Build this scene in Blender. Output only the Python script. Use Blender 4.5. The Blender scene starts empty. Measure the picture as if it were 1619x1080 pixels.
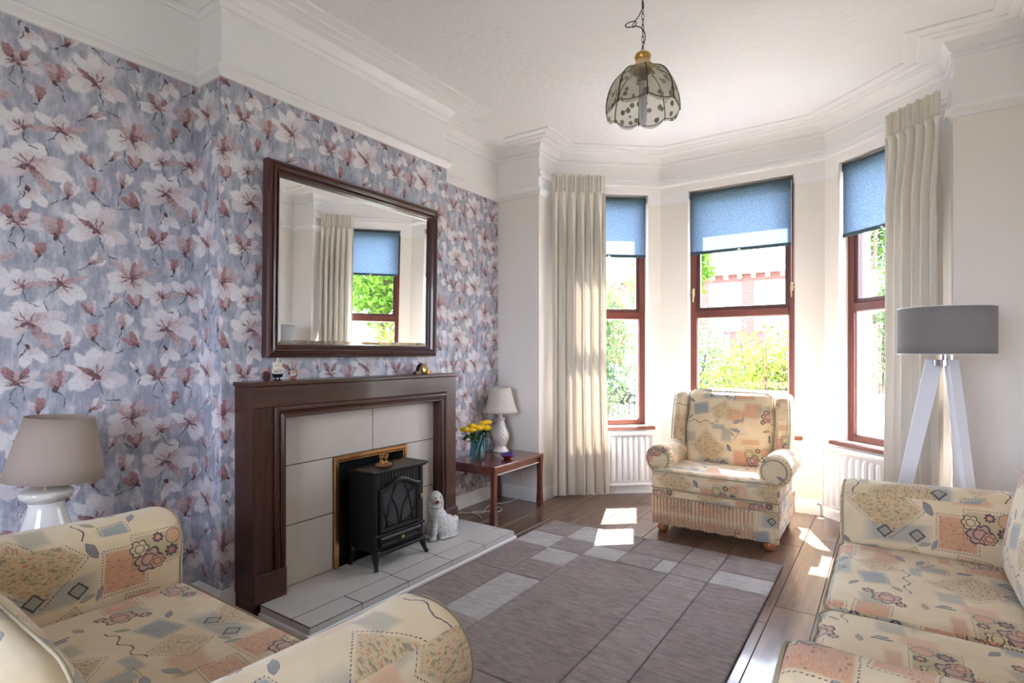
import bpy, bmesh, math, random
import numpy as np
from mathutils import Vector, Matrix, Euler
R = math.radians
random.seed(7)
S = bpy.context.scene
COL = S.collection

# ------------------------------------------------------------------ camera, sky, sun, exposure
cam_d = bpy.data.cameras.new('camera'); cam = bpy.data.objects.new('camera', cam_d); COL.objects.link(cam)
cam.location = (0, 0, 1.3); cam.rotation_euler = (R(90), 0, R(34.5))
cam_d.sensor_width = 36; cam_d.lens = 36 * 870 / 1619; cam_d.shift_y = 18 / 1619
cam_d.clip_start = .02; cam_d.clip_end = 300
S.camera = cam
S.view_settings.view_transform = 'Standard'; S.view_settings.look = 'None'
S.view_settings.gamma = 1; S.view_settings.use_curve_mapping = False
S.view_settings.exposure = 2.58
SKY_STRENGTH = 4.2
SUN_STRENGTH = 13.0
S.cycles.max_bounces = 10; S.cycles.diffuse_bounces = 7; S.cycles.glossy_bounces = 5
S.cycles.transparent_max_bounces = 16; S.cycles.transmission_bounces = 8
S.cycles.caustics_reflective = False; S.cycles.caustics_refractive = False
S.cycles.sample_clamp_indirect = 6
try:
    S.cycles.use_denoising = True; S.cycles.denoiser = 'OPENIMAGEDENOISE'
except Exception: pass

world = bpy.data.worlds.new('sky'); S.world = world; world.use_nodes = True
wt = world.node_tree; wt.nodes.clear()
wo = wt.nodes.new('ShaderNodeOutputWorld'); wb = wt.nodes.new('ShaderNodeBackground')
ws = wt.nodes.new('ShaderNodeTexSky'); ws.sky_type = 'HOSEK_WILKIE'; ws.turbidity = 4; ws.ground_albedo = .4
SUN_V = Vector((.365, -.931, -1.456)).normalized()
ws.sun_direction = -SUN_V
wm = wt.nodes.new('ShaderNodeMixRGB'); wm.inputs[0].default_value = .75; wm.inputs[2].default_value = (.80, .897, 1.10, 1)
wt.links.new(ws.outputs[0], wm.inputs[1]); wt.links.new(wm.outputs[0], wb.inputs[0]); wb.inputs[1].default_value = SKY_STRENGTH
wt.links.new(wb.outputs[0], wo.inputs[0])
sd = bpy.data.lights.new('sun', 'SUN'); sd.energy = SUN_STRENGTH; sd.angle = R(.6); sd.color = (1, .97, .95)
so = bpy.data.objects.new('sun', sd); COL.objects.link(so); so.rotation_euler = SUN_V.to_track_quat('-Z', 'Y').to_euler(); so.location = (-3, 9, 12)

def portal(loc, nrm, w, h):                      # marks a window opening for sky sampling
    d = bpy.data.lights.new('window_portal', 'AREA'); d.shape = 'RECTANGLE'; d.size = w; d.size_y = h
    d.cycles.is_portal = True
    o = bpy.data.objects.new('window_portal', d); COL.objects.link(o); o.location = loc
    o.rotation_euler = Vector(nrm).to_track_quat('-Z', 'Y').to_euler(); return o

# ------------------------------------------------------------------ node helper
def srgb(r, g, b):
    return tuple(((c / 255) / 12.92 if c / 255 <= .04045 else (((c / 255) + .055) / 1.055) ** 2.4) for c in (r, g, b)) + (1,)
class NT:
    def __init__(s, name):
        s.m = bpy.data.materials.new(name); s.m.use_nodes = True; s.t = s.m.node_tree; s.t.nodes.clear()
        s.out = s.n('ShaderNodeOutputMaterial')
    def n(s, ty): return s.t.nodes.new(ty)
    def put(s, sock, v):
        if v is None: return
        if isinstance(v, bpy.types.NodeSocket): s.t.links.new(v, sock)
        else:
            if hasattr(sock.default_value, '__len__') and not hasattr(v, '__len__'): v = (v,) * len(sock.default_value)
            if hasattr(v, '__len__') and hasattr(sock.default_value, '__len__') and len(v) != len(sock.default_value):
                v = (tuple(v) + (1,) if len(v) < len(sock.default_value) else tuple(v)[:len(sock.default_value)])
            sock.default_value = v
    def math(s, op, a, b=None, c=None, clamp=False):
        n = s.n('ShaderNodeMath'); n.operation = op; n.use_clamp = clamp
        for i, v in enumerate((a, b, c)): s.put(n.inputs[i], v)
        return n.outputs[0]
    def vm(s, op, a, b=None, c=None, scale=None):
        n = s.n('ShaderNodeVectorMath'); n.operation = op
        for i, v in enumerate((a, b, c)): s.put(n.inputs[i], v)
        if scale is not None: s.put(n.inputs['Scale'], scale)
        return n.outputs['Value'] if op in ('LENGTH', 'DOT_PRODUCT', 'DISTANCE') else n.outputs[0]
    def mix(s, f, a, b, blend='MIX'):
        n = s.n('ShaderNodeMixRGB'); n.blend_type = blend
        s.put(n.inputs[0], f); s.put(n.inputs[1], a); s.put(n.inputs[2], b); return n.outputs[0]
    def mr(s, v, a, b, c=0., d=1., smooth=False):
        n = s.n('ShaderNodeMapRange'); s.put(n.inputs[0], v)
        if smooth: n.interpolation_type = 'SMOOTHSTEP'
        for i, x in enumerate((a, b, c, d)): s.put(n.inputs[i + 1], x)
        return n.outputs[0]
    def mapping(s, v, loc=(0, 0, 0), rot=0, sc=(1, 1, 1), ty='POINT'):
        n = s.n('ShaderNodeMapping'); n.vector_type = ty; s.put(n.inputs[0], v)
        s.put(n.inputs[1], loc); s.put(n.inputs[2], (0, 0, rot) if not hasattr(rot, '__len__') else rot); s.put(n.inputs[3], sc); return n.outputs[0]
    def noise(s, v, scale, detail=2., rough=.5, col=False):
        n = s.n('ShaderNodeTexNoise'); s.put(n.inputs['Vector'], v); n.inputs['Scale'].default_value = scale
        n.inputs['Detail'].default_value = detail; n.inputs['Roughness'].default_value = rough
        return n.outputs[1] if col else n.outputs[0]
    def voro(s, v, scale, feat='F1', out='Distance', rnd=1.):
        n = s.n('ShaderNodeTexVoronoi'); n.feature = feat; s.put(n.inputs['Vector'], v); n.inputs['Scale'].default_value = scale
        n.inputs['Randomness'].default_value = rnd; return n.outputs[out]
    def sep(s, v): n = s.n('ShaderNodeSeparateXYZ'); s.put(n.inputs[0], v); return n.outputs
    def comb(s, x, y, z=0): n = s.n('ShaderNodeCombineXYZ'); s.put(n.inputs[0], x); s.put(n.inputs[1], y); s.put(n.inputs[2], z); return n.outputs[0]
    def coord(s, k='Object'): return s.n('ShaderNodeTexCoord').outputs[k]
    def bump(s, h, strength=.3, dist=.01): n = s.n('ShaderNodeBump'); n.inputs['Strength'].default_value = strength; n.inputs['Distance'].default_value = dist; s.put(n.inputs['Height'], h); return n.outputs[0]
    def bsdf(s, col, rough=.5, metal=0., normal=None, spec=.5, sheen=0, trans=0., ior=1.45, sub=0., coat=0.):
        n = s.n('ShaderNodeBsdfPrincipled'); s.put(n.inputs['Base Color'], col); s.put(n.inputs['Roughness'], rough); s.put(n.inputs['Metallic'], metal)
        n.inputs['Specular IOR Level'].default_value = spec; n.inputs['IOR'].default_value = ior
        if sheen: n.inputs['Sheen Weight'].default_value = sheen
        if trans: n.inputs['Transmission Weight'].default_value = trans
        if coat: n.inputs['Coat Weight'].default_value = coat; n.inputs['Coat Roughness'].default_value = .08
        if normal is not None: s.put(n.inputs['Normal'], normal)
        return n.outputs[0]
    def end(s, sh): s.t.links.new(sh, s.out.inputs[0]); return s.m

def simple(name, col, rough=.5, metal=0., bump=0., bscale=60., var=.0, **k):
    t = NT(name); c = col; nrm = None
    if var:
        f = t.noise(t.coord(), bscale * .3, 3); c = t.mix(f, tuple(x * (1 - var) for x in col[:3]) + (1,), tuple(min(1, x * (1 + var)) for x in col[:3]) + (1,))
    if bump: nrm = t.bump(t.noise(t.coord(), bscale, 3), bump, .004)
    return t.end(t.bsdf(c, rough, metal, nrm, **k))

def wood(name, dark, light, axis='Y', rough=.35, scale=6., coat=0., wear=0.):
    t = NT(name); c = t.coord()
    st = {'X': (.08, 1, 1), 'Y': (1, .08, 1), 'Z': (1, 1, .08)}[axis]
    info = t.n('ShaderNodeObjectInfo').outputs['Random']
    v = t.vm('ADD', t.mapping(c, sc=st), t.vm('SCALE', (13., 7., 5.), scale=info))
    n1 = t.noise(v, scale * 4, 4, .6); n2 = t.noise(v, scale * 22, 3, .6)
    f = t.math('ADD', t.math('MULTIPLY', n1, .65), t.math('MULTIPLY', n2, .45))
    f = t.mr(f, .38, .72)
    col = t.mix(f, dark, light)
    if wear: col = t.mix(t.math('MULTIPLY', info, wear), col, tuple(x * .55 for x in dark[:3]) + (1,))
    return t.end(t.bsdf(col, rough, 0, t.bump(n2, .08, .002), coat=coat))

# ------------------------------------------------------------------ wallpaper: painted magnolias, all in nodes
def wallpaper():
    t = NT('magnolia_wallpaper'); uv = t.coord('UV')
    TX, TY = .53, .66
    dn = t.noise(uv, 34, 2, .6, col=True)
    duv = t.vm('MULTIPLY_ADD', t.vm('SUBTRACT', dn, (.5, .5, .5)), (.028, .028, 0), uv)
    dn2 = t.noise(uv, 150, 1, .5, col=True)
    duv = t.vm('MULTIPLY_ADD', t.vm('SUBTRACT', dn2, (.5, .5, .5)), (.006, .006, 0), duv)
    # blue-grey washed ground with vertical brush marks
    v1 = t.noise(t.mapping(uv, sc=(1, .35, 1)), 22, 4, .65); v2 = t.noise(uv, 9, 3, .6); v3 = t.noise(t.mapping(uv, sc=(1, .15, 1)), 120, 2)
    g = t.mix(t.mr(v2, .35, .65), srgb(146, 149, 164), srgb(176, 180, 193))
    g = t.mix(t.mr(v1, .48, .70), g, srgb(216, 216, 224))
    g = t.mix(t.mr(v1, .50, .30), g, srgb(140, 147, 166))
    g = t.mix(t.mr(t.noise(uv, 6, 2), .55, .75, 0, .5), g, srgb(178, 168, 196))
    g = t.mix(t.mr(v3, .5, .8, 0, .35), g, srgb(200, 204, 214))
    streak = t.mr(t.noise(uv, 75, 3, .7), .35, .68)
    state = {'c': g}
    st_col = lambda: state['c']
    def local(cx, cy):
        w = t.n('ShaderNodeVectorMath'); w.operation = 'WRAP'
        t.put(w.inputs[0], t.vm('MULTIPLY_ADD', st_col(), (1e-6, 1e-6, 0), t.vm('SUBTRACT', duv, (cx, cy, 0)))); t.put(w.inputs[1], (TX / 2, TY / 2, 1)); t.put(w.inputs[2], (-TX / 2, -TY / 2, -1)); return w.outputs[0]
    def petal(L, x, y, a, l, w, base, tip, soft=.80, bias=0.):
        m = t.mapping(L, (x, y, 0), a, (l, w, 1), 'TEXTURE')
        d = t.vm('LENGTH', m)
        mask = t.mr(d, 1.0, soft)
        f = t.mr(t.vm('DOT_PRODUCT', m, (1, 0, 0)), -1.1 + bias, .25 + bias)
        f = t.math('MULTIPLY_ADD', streak, .7, t.math('SUBTRACT', f, .35), clamp=True)
        state['c'] = t.mix(mask, state['c'], t.mix(f, base, tip))
    def stroke(L, x0, y0, x1, y1, w=.0032, c=srgb(66, 68, 80)):
        l = math.hypot(x1 - x0, y1 - y0) / 2
        m = t.mapping(L, ((x0 + x1) / 2, (y0 + y1) / 2, 0), math.atan2(y1 - y0, x1 - x0), (l, w, 1), 'TEXTURE')
        state['c'] = t.mix(t.mr(t.vm('LENGTH', m), 1., .7, 0, .85), state['c'], c)
    W1 = srgb(230, 228, 230); W2 = srgb(216, 210, 216); P1 = srgb(194, 172, 176); P2 = srgb(168, 124, 126); DK = srgb(82, 52, 60); BR = srgb(120, 78, 82); GP = srgb(176, 172, 182)
    rr = random.Random(3)
    def opened(cx, cy, Rd, rot, spec):
        L = local(cx, cy); Rd *= .95; sa = rr.choice((-1.9, -1.3, -2.3)); stroke(L, 0, 0, Rd * 1.0 * math.cos(sa), Rd * 1.0 * math.sin(sa)); stroke(L, Rd * math.cos(sa), Rd * math.sin(sa), Rd * 1.4 * math.cos(sa + .4), Rd * 1.4 * math.sin(sa + .4))
        for (a, l, w, b, tp) in spec:
            a = R(a) + rot; l *= Rd; w *= Rd
            petal(L, math.cos(a) * l * .95, math.sin(a) * l * .95, a, l, w, b, tp)
        for k in range(4):
            a = R(spec[k % len(spec)][0] + rr.uniform(-12, 12)); stroke(L, 0, 0, Rd * .5 * math.cos(a), Rd * .5 * math.sin(a), .0034, BR)
        for k in range(3):
            a = rot + rr.uniform(0, 6.3); q = Rd * .1
            petal(L, math.cos(a) * q, math.sin(a) * q, a, Rd * .17, Rd * .065, DK, BR)
        return L
    def tulip(cx, cy, Rd, rot, cols, stem=None):
        L = local(cx, cy); Rd *= 1.08
        if stem: stroke(L, 0, 0, stem[0], stem[1]); stroke(L, stem[0], stem[1], stem[2], stem[3])
        n = len(cols)
        for k, (b, tp) in enumerate(cols):
            a = rot + R([(-26), 26, -9, 12, 0][k])
            petal(L, math.cos(a) * Rd * .5, math.sin(a) * Rd * .5, a, Rd * .52, Rd * (.2 if n > 2 else .27), b, tp)
        petal(L, 0, 0, rot, Rd * .17, Rd * .10, DK, DK)
    U = R(90)
    # large open blossoms
    opened(.748, 2.083, .125, 0, [(205, .5, .36, P1, W2), (165, .52, .26, GP, W1), (110, .45, .34, P1, W1), (65, .5, .30, P1, W1), (20, .6, .30, P2, W2), (-10, .72, .28, P1, W1), (-50, .62, .17, BR, P1)])
    opened(.988, 1.858, .12, 0, [(95, .62, .34, P1, W1), (60, .6, .3, P1, W2), (130, .62, .22, GP, W1), (160, .62, .2, P2, W1), (205, .55, .34, P1, W1), (-15, .6, .3, P1, W2), (-40, .45, .2, P2, W1), (150, .4, .1, DK, P2)])
    opened(1.126, 1.652, .115, 0, [(215, .55, .36, GP, W1), (-40, .6, .42, P1, W1), (-80, .6, .34, P1, W2), (180, .5, .26, P1, W1), (135, .56, .14, P2, P1), (105, .5, .2, P2, W2), (60, .5, .16, P2, P1), (25, .6, .16, BR, P1), (80, .4, .1, BR, P2)])
    opened(.861, 1.60, .10, 0, [(150, .6, .26, GP, W1), (-35, .6, .36, P1, W1), (-70, .55, .3, P1, W1), (90, .42, .3, P1, W2), (25, .6, .16, P2, P1), (185, .55, .12, BR, P1)])
    opened(.724, 1.575, .075, 0, [(140, .55, .4, GP, W1), (100, .55, .36, P1, W1), (220, .45, .36, P1, W1), (60, .6, .3, P1, W2), (10, .6, .2, BR, P1)])
    # two dark upright petals with pale ones around
    L = opened(.711, 1.839, .085, 0, [(190, .6, .34, P1, W1), (-10, .62, .2, P1, W2), (-160, .55, .3, GP, W1), (30, .6, .24, P1, W2)])
    petal(L, -.028, .036, R(115), .034, .018, DK, P2); petal(L, .026, .036, R(65), .03, .013, DK, P2); petal(L, 0, .024, R(90), .03, .012, BR, P1)
    stroke(L, .01, -.01, .025, -.05); stroke(L, .025, -.05, .018, -.085)
    tulip(.838, 1.80, .085, R(88), [(P2, P1), (P2, P1), (DK, P2), (BR, P1)], (.03, -.03, .033, -.08))
    tulip(.782, 1.708, .06, R(100), [(DK, P2), (P2, W2), (BR, P2)], (.0, -.015, -.02, -.03))
    tulip(.879, 1.98, .07, R(75), [(P1, W1), (P1, W1), (P2, W2), (BR, P1)], (-.025, -.02, -.06, -.045))
    tulip(.745, 1.985, .085, R(-70), [(GP, W1), (P1, W1)], None)
    L = local(.745, 1.985); stroke(L, 0, 0, -.03, -.06, .003)
    tulip(.965, 1.70, .06, R(40), [(P1, W1), (P2, W1), (BR, P1)], (-.02, -.02, -.05, -.035))
    tulip(.968, 1.475, .06, R(105), [(P1, W2), (DK, P2), (P2, P1)], (.02, -.012, .05, .0))
    tulip(1.045, 1.53, .045, R(60), [(P1, W2), (GP, W1), (BR, P1)], (-.015, -.02, -.03, -.03))
    tulip(1.145, 1.515, .065, R(95), [(DK, P2), (BR, P2), (P2, P1)], (-.01, -.01, -.03, -.03))
    tulip(.972, 2.02, .07, R(92), [(P2, P1), (P1, W2), (BR, P2), (P2, P1)], (.03, -.035, .075, -.06))
    tulip(1.088, 2.075, .07, R(78), [(P1, W1), (P1, W2), (P2, W1), (BR, P1)], (-.01, -.05, -.02, -.10))
    tulip(1.155, 1.99, .075, R(125), [(P2, W2), (DK, P2), (BR, P2)], (-.05, -.015, -.10, -.03))
    tulip(1.15, 1.872, .05, R(95), [(P1, W1), (GP, W1), (BR, W2)], (.012, -.03, .005, -.07))
    c = t.mix(t.math('MULTIPLY', streak, .18), state['c'], t.mix(v3, srgb(160, 160, 176), srgb(236, 232, 236)))
    return t.end(t.bsdf(c, .62, 0, t.bump(v3, .06, .002), spec=.3))

# ------------------------------------------------------------------ upholstery: patchwork print, all in nodes
def upholstery():
    t = NT('patchwork_print_fabric'); uv = t.coord('UV')
    TX, TY = .66, .52
    dn = t.noise(uv, 60, 1, .5, col=True)
    duv = t.vm('MULTIPLY_ADD', t.vm('SUBTRACT', dn, (.5, .5, .5)), (.006, .006, 0), uv)
    sp = t.mr(t.noise(uv, 420, 2, .7), .42, .60)
    big = t.noise(uv, 7, 2)
    blot = t.noise(t.mapping(uv, rot=.6, sc=(1, 2.2, 1)), 42, 3, .65)
    CR = srgb(226, 210, 178)
    st = {'c': t.mix(t.mr(big, .3, .7), CR, srgb(218, 196, 158))}
    INK = srgb(66, 60, 74)
    st_col = lambda: st['c']
    def local(cx, cy):
        w = t.n('ShaderNodeVectorMath'); w.operation = 'WRAP'
        t.put(w.inputs[0], t.vm('MULTIPLY_ADD', st_col(), (1e-6, 1e-6, 0), t.vm('SUBTRACT', duv, (cx, cy, 0)))); t.put(w.inputs[1], (TX / 2, TY / 2, 1)); t.put(w.inputs[2], (-TX / 2, -TY / 2, -1)); return w.outputs[0]
    def box(L, hx, hy, rot, x=0, y=0):
        m = t.mapping(L, (x, y, 0), rot, (hx, hy, 1), 'TEXTURE'); a = t.sep(t.vm('ABSOLUTE', m))
        return m, t.math('MAXIMUM', a[0], a[1])
    def patch(cx, cy, hx, hy, rot, col, amt=.9, dash=True, L=None):
        L = L or local(cx, cy); m, d = box(L, hx, hy, rot)
        st['c'] = t.mix(t.mr(d, 1.0, .90, 0, amt) if not isinstance(amt, bpy.types.NodeSocket) else t.math('MULTIPLY', t.mr(d, 1., .9), amt), st['c'], col)
        if dash:
            m2, d2 = box(L, hx + .006, hy + .006, rot)
            band = t.math('MULTIPLY', t.math('GREATER_THAN', d2, 1 - .0035 / max(hx, hy) * 1.0), t.math('LESS_THAN', d2, 1.0))
            s = t.sep(t.mapping(L, rot=-rot)); ph = t.math('ADD', t.math('MULTIPLY', s[0], 620), t.math('MULTIPLY', s[1], 620))
            dsh = t.math('GREATER_THAN', t.math('SINE', ph), -.1)
            st['c'] = t.mix(t.math('MULTIPLY', t.math('MULTIPLY', band, dsh), .85), st['c'], INK)
        return L
    def ell(L, x, y, rot, a, b, col, amt=.9, ring=None):
        m = t.mapping(L, (x, y, 0), rot, (a, b, 1), 'TEXTURE'); d = t.vm('LENGTH', m)
        if ring is None: k = t.mr(d, 1., .9, 0, amt)
        else: k = t.math('MULTIPLY', t.math('LESS_THAN', t.math('ABSOLUTE', t.math('SUBTRACT', d, 1 - ring)), ring), amt)
        st['c'] = t.mix(k, st['c'], col)
    def leaf(x, y, rot, a, b, col, amt=.85):
        L = local(x, y); m = t.mapping(L, (0, 0, 0), rot, (a, b, 1), 'TEXTURE'); s = t.sep(m)
        d = t.math('ADD', t.math('MULTIPLY', s[0], s[0]), t.math('ABSOLUTE', s[1]))
        st['c'] = t.mix(t.mr(d, 1., .85, 0, amt), st['c'], col)
        st['c'] = t.mix(t.math('MULTIPLY', t.math('LESS_THAN', t.math('ABSOLUTE', t.math('SUBTRACT', d, .93)), .09), .6), st['c'], INK)
    def daisy(L, x, y, r, heart, ring=INK):
        m = t.mapping(L, (x, y, 0), 0, (r, r, 1), 'TEXTURE'); s = t.sep(m)
        an = t.math('ARCTAN2', s[1], s[0]); d = t.math('SUBTRACT', t.vm('LENGTH', m), t.math('MULTIPLY_ADD', t.math('ABSOLUTE', t.math('COSINE', t.math('MULTIPLY', an, 4))), .34, -.2))
        st['c'] = t.mix(t.mr(d, .92, .8), st['c'], ring); st['c'] = t.mix(t.mr(d, .5, .4), st['c'], heart)
    def scal(L, x, y, r, fill):
        m = t.mapping(L, (x, y, 0), 0, (r, r, 1), 'TEXTURE'); s = t.sep(m)
        an = t.math('ARCTAN2', s[1], s[0]); d = t.math('SUBTRACT', t.vm('LENGTH', m), t.math('MULTIPLY', t.math('ABSOLUTE', t.math('COSINE', t.math('MULTIPLY', an, 3))), .26))
        d = t.math('ADD', d, .18)
        st['c'] = t.mix(t.mr(d, 1., .95), st['c'], INK); st['c'] = t.mix(t.mr(d, .86, .8), st['c'], fill)
        d2 = t.math('ADD', t.vm('LENGTH', m), t.math('MULTIPLY', t.math('ABSOLUTE', t.math('COSINE', t.math('MULTIPLY', an, 9))), .10))
        st['c'] = t.mix(t.math('MULTIPLY', t.math('LESS_THAN', t.math('ABSOLUTE', t.math('SUBTRACT', d2, .55)), .06), .9), st['c'], INK)
    BL = srgb(128, 140, 148); BG = srgb(150, 152, 140); TE = srgb(196, 138, 104); RU = srgb(178, 112, 90); PE = srgb(214, 160, 128); OL = srgb(146, 138, 104); SL = srgb(104, 108, 124)
    # soft speckled clouds
    for (x, y, hx, hy, r, c) in [(.03, .70, .045, .04, .1, BG), (.215, .52, .12, .045, .05, BL), (.47, .692, .065, .022, .03, TE), (.62, .63, .04, .05, 0, PE), (.10, .40, .06, .045, .3, BL), (.36, .36, .07, .05, -.2, TE), (.56, .40, .05, .04, .2, BG), (.24, .79, .05, .02, 0, BL)]:
        L = local(x, y); m, d = box(L, hx, hy, r)
        st['c'] = t.mix(t.math('MULTIPLY', t.mr(d, 1.1, .7), t.math('MULTIPLY_ADD', sp, .55, .35)), st['c'], c)
    # floral lozenge
    cam_ = t.mix(t.mr(blot, .38, .5), srgb(120, 112, 96), srgb(206, 182, 138)); cam_ = t.mix(t.mr(blot, .54, .64), cam_, RU)
    patch(.17, .63, .105, .085, R(-42), cam_, .85)
    # blue strip
    patch(.30, .735, .032, .044, 0, t.mix(sp, BL, srgb(176, 176, 160)), .8)
    # little diamonds
    for x in (.17, .285):
        L = local(x, .52); m, d = box(L, .022, .022, R(45)); st['c'] = t.mix(t.mr(d, 1., .95), st['c'], INK); st['c'] = t.mix(t.mr(d, .74, .7), st['c'], BG)
    # terracotta with ticks
    dots = t.math('LESS_THAN', t.voro(uv, 62), .20)
    te = t.mix(t.mr(t.noise(t.mapping(uv, sc=(1, 5, 1)), 50, 2), .35, .65), TE, PE); te = t.mix(t.math('MULTIPLY', dots, .8), te, srgb(90, 62, 66))
    patch(.42, .55, .066, .074, 0, te, .85)
    # square with daisies and scalloped blossoms
    L = patch(.52, .597, .078, .056, 0, t.mix(sp, srgb(170, 158, 128), srgb(208, 188, 144)), .9)
    scal(L, -.03, -.035, .044, srgb(196, 158, 140)); scal(L, -.06, .01, .03, srgb(214, 196, 150)); scal(L, .0, -.05, .026, PE)
    daisy(L, .0, .036, .019, PE); daisy(L, .045, -.022, .024, srgb(180, 120, 110)); ell(L, .05, .03, 0, .024, .026, PE, .8); ell(L, .05, .03, 0, .026, .028, INK, .8, .06)
    # sprig, leaves, bars
    L = local(.375, .735); ell(L, 0, 0, R(60), .045, .0022, INK); ell(L, .03, .012, R(15), .03, .0018, RU)
    leaf(.365, .772, R(-15), .036, .013, BL); leaf(.345, .742, R(-40), .024, .009, BG); leaf(.425, .752, R(10), .026, .008, CR, .5)
    leaf(.322, .64, R(-60), .032, .015, SL); leaf(.57, .775, R(12), .024, .010, OL); leaf(.31, .485, R(20), .024, .008, BG); leaf(.345, .49, R(70), .026, .009, BL)
    for x, h in ((.592, .028), (.607, .018)):
        L = local(x, .72); m, d = box(L, .005, h, .05); st['c'] = t.mix(t.mr(d, 1., .9), st['c'], srgb(84, 104, 106))
    # lower band
    L = local(.12, .30); s = t.sep(L); wv = t.math('ABSOLUTE', t.math('SUBTRACT', s[1], t.math('MULTIPLY', t.math('SINE', t.math('MULTIPLY', s[0], 70)), .010)))
    st['c'] = t.mix(t.math('MULTIPLY', t.math('LESS_THAN', wv, .0022), t.math('LESS_THAN', t.math('ABSOLUTE', s[0]), .12)), st['c'], INK)
    patch(.10, .40, .055, .038, R(8), t.mix(sp, srgb(150, 156, 152), BL), .75)
    cam2 = t.mix(t.mr(blot, .40, .52), OL, srgb(214, 186, 140)); patch(.25, .39, .06, .05, R(30), t.mix(t.mr(blot, .56, .64), cam2, RU), .8)
    patch(.47, .40, .05, .05, R(-6), te, .75)
    L = local(.59, .36); scal(L, -.01, .0, .045, srgb(206, 164, 140)); daisy(L, .03, .055, .02, PE); daisy(L, -.045, -.04, .018, PE)
    leaf(.37, .315, R(25), .034, .012, BL); leaf(.41, .33, R(80), .022, .008, BG); leaf(.02, .46, R(-30), .03, .011, SL); leaf(.02, .33, R(40), .026, .010, OL)
    wv = t.noise(uv, 900, 1)
    c = t.mix(t.mr(wv, .3, .7, 0, .16), st['c'], srgb(170, 150, 116))
    wr = t.noise(t.coord(), 9, 2)
    return t.end(t.bsdf(c, .8, 0, t.bump(t.math('ADD', t.math('MULTIPLY', wr, 1.), t.math('MULTIPLY', wv, .04)), .5, .02), spec=.25, sheen=.3))

# ------------------------------------------------------------------ materials
M = {}
M['wallpaper'] = wallpaper()
M['fabric'] = upholstery()
def plaster(name, col, b=.15, sc=70, emboss=False):
    t = NT(name); c = t.coord()
    if emboss:
        h = t.math('ADD', t.mr(t.voro(c, 24, 'SMOOTH_F1'), .1, .6), t.math('MULTIPLY', t.noise(c, 60, 3, .6), .8))
    else: h = t.noise(c, sc, 3, .6)
    return t.end(t.bsdf(col, .7, 0, t.bump(h, b, .006), spec=.3))
M['white_paint'] = plaster('white_emulsion', srgb(236, 235, 234), .12, 40)
M['emboss'] = plaster('embossed_white_paper', srgb(236, 236, 236), .35, 40, True)
M['cream'] = plaster('cream_emulsion', srgb(232, 227, 220), .12, 50)
M['gloss_white'] = simple('white_gloss', srgb(238, 238, 238), .3)
M['radiator'] = simple('radiator_enamel', srgb(240, 240, 240), .3)
M['chrome'] = simple('chrome', (.75, .75, .77, 1), .15, 1)
M['brass'] = simple('brass', srgb(205, 165, 90), .28, 1, bump=.1, bscale=30)
M['pale_brass'] = simple('pale_brass', srgb(214, 196, 156), .35, 1)
M['old_brass'] = simple('antique_brass', srgb(150, 110, 60), .35, 1)
M['copper_brass'] = simple('polished_copper_brass', srgb(196, 150, 104), .25, 1, var=.3, bscale=30)
M['mahogany'] = wood('mahogany', srgb(42, 22, 16), srgb(82, 44, 31), 'Y', .32, coat=.25)
M['mahogany_z'] = wood('mahogany_upright', srgb(42, 22, 16), srgb(82, 44, 31), 'Z', .32, coat=.25)
M['table_wood'] = wood('teak_table', srgb(78, 36, 26), srgb(122, 62, 42), 'Y', .25, coat=.5)
M['table_leg'] = wood('teak_leg', srgb(72, 34, 26), srgb(116, 56, 42), 'Z', .3, coat=.3)
M['frame_y'] = wood('mirror_frame_wood', srgb(46, 20, 16), srgb(84, 42, 32), 'Y', .28, coat=.4)
M['frame_z'] = wood('mirror_frame_upright', srgb(46, 20, 16), srgb(84, 42, 32), 'Z', .28, coat=.4)
M['window_wood'] = wood('stained_window_wood', srgb(88, 44, 36), srgb(122, 66, 54), 'Z', .4, 5)
M['window_wood_x'] = wood('stained_window_wood_rail', srgb(88, 44, 36), srgb(122, 66, 54), 'X', .4, 5)
M['foot_wood'] = wood('turned_foot_wood', srgb(140, 80, 40), srgb(190, 120, 66), 'Z', .35, coat=.3)
M['plank'] = wood('laminate_plank', srgb(72, 52, 42), srgb(130, 100, 82), 'Y', .28, 3.2, wear=.25, coat=.45)
M['mirror'] = simple('mirror_silvering', (.9, .92, .92, 1), .0, 1)
M['black_iron'] = simple('black_stove_enamel', srgb(10, 10, 12), .45, 0, .05)
M['black'] = simple('soot_black', srgb(14, 13, 13), .8)
M['dark_glass'] = simple('stove_glass', srgb(70, 70, 72), .08)
M['tile'] = simple('stone_look_tile', srgb(196, 188, 178), .42, 0, .05, 30, .05)
M['tile_h'] = simple('hearth_tile', srgb(196, 192, 188), .38, 0, .05, 30, .05)
M['grout'] = simple('dark_grout', srgb(34, 30, 28), .9)
M['ceramic'] = simple('white_glazed_ceramic', srgb(226, 224, 220), .12, 0, .15, 14, coat=.5)
M['crackle'] = simple('crackled_ceramic', srgb(214, 208, 198), .2, 0, .9, 90, .1, coat=.5)
M['white_gloss2'] = simple('satin_white_wood', srgb(228, 229, 236), .35)
M['wire'] = simple('white_flex', srgb(222, 216, 205), .5)
M['dark_metal'] = simple('dark_bronze', srgb(60, 46, 34), .4, .9)
M['paint_cream'] = simple('cream_stove_enamel', srgb(225, 200, 150), .3, .2)
M['piping'] = simple('fabric_piping', srgb(158, 146, 122), .8, var=.2)

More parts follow.
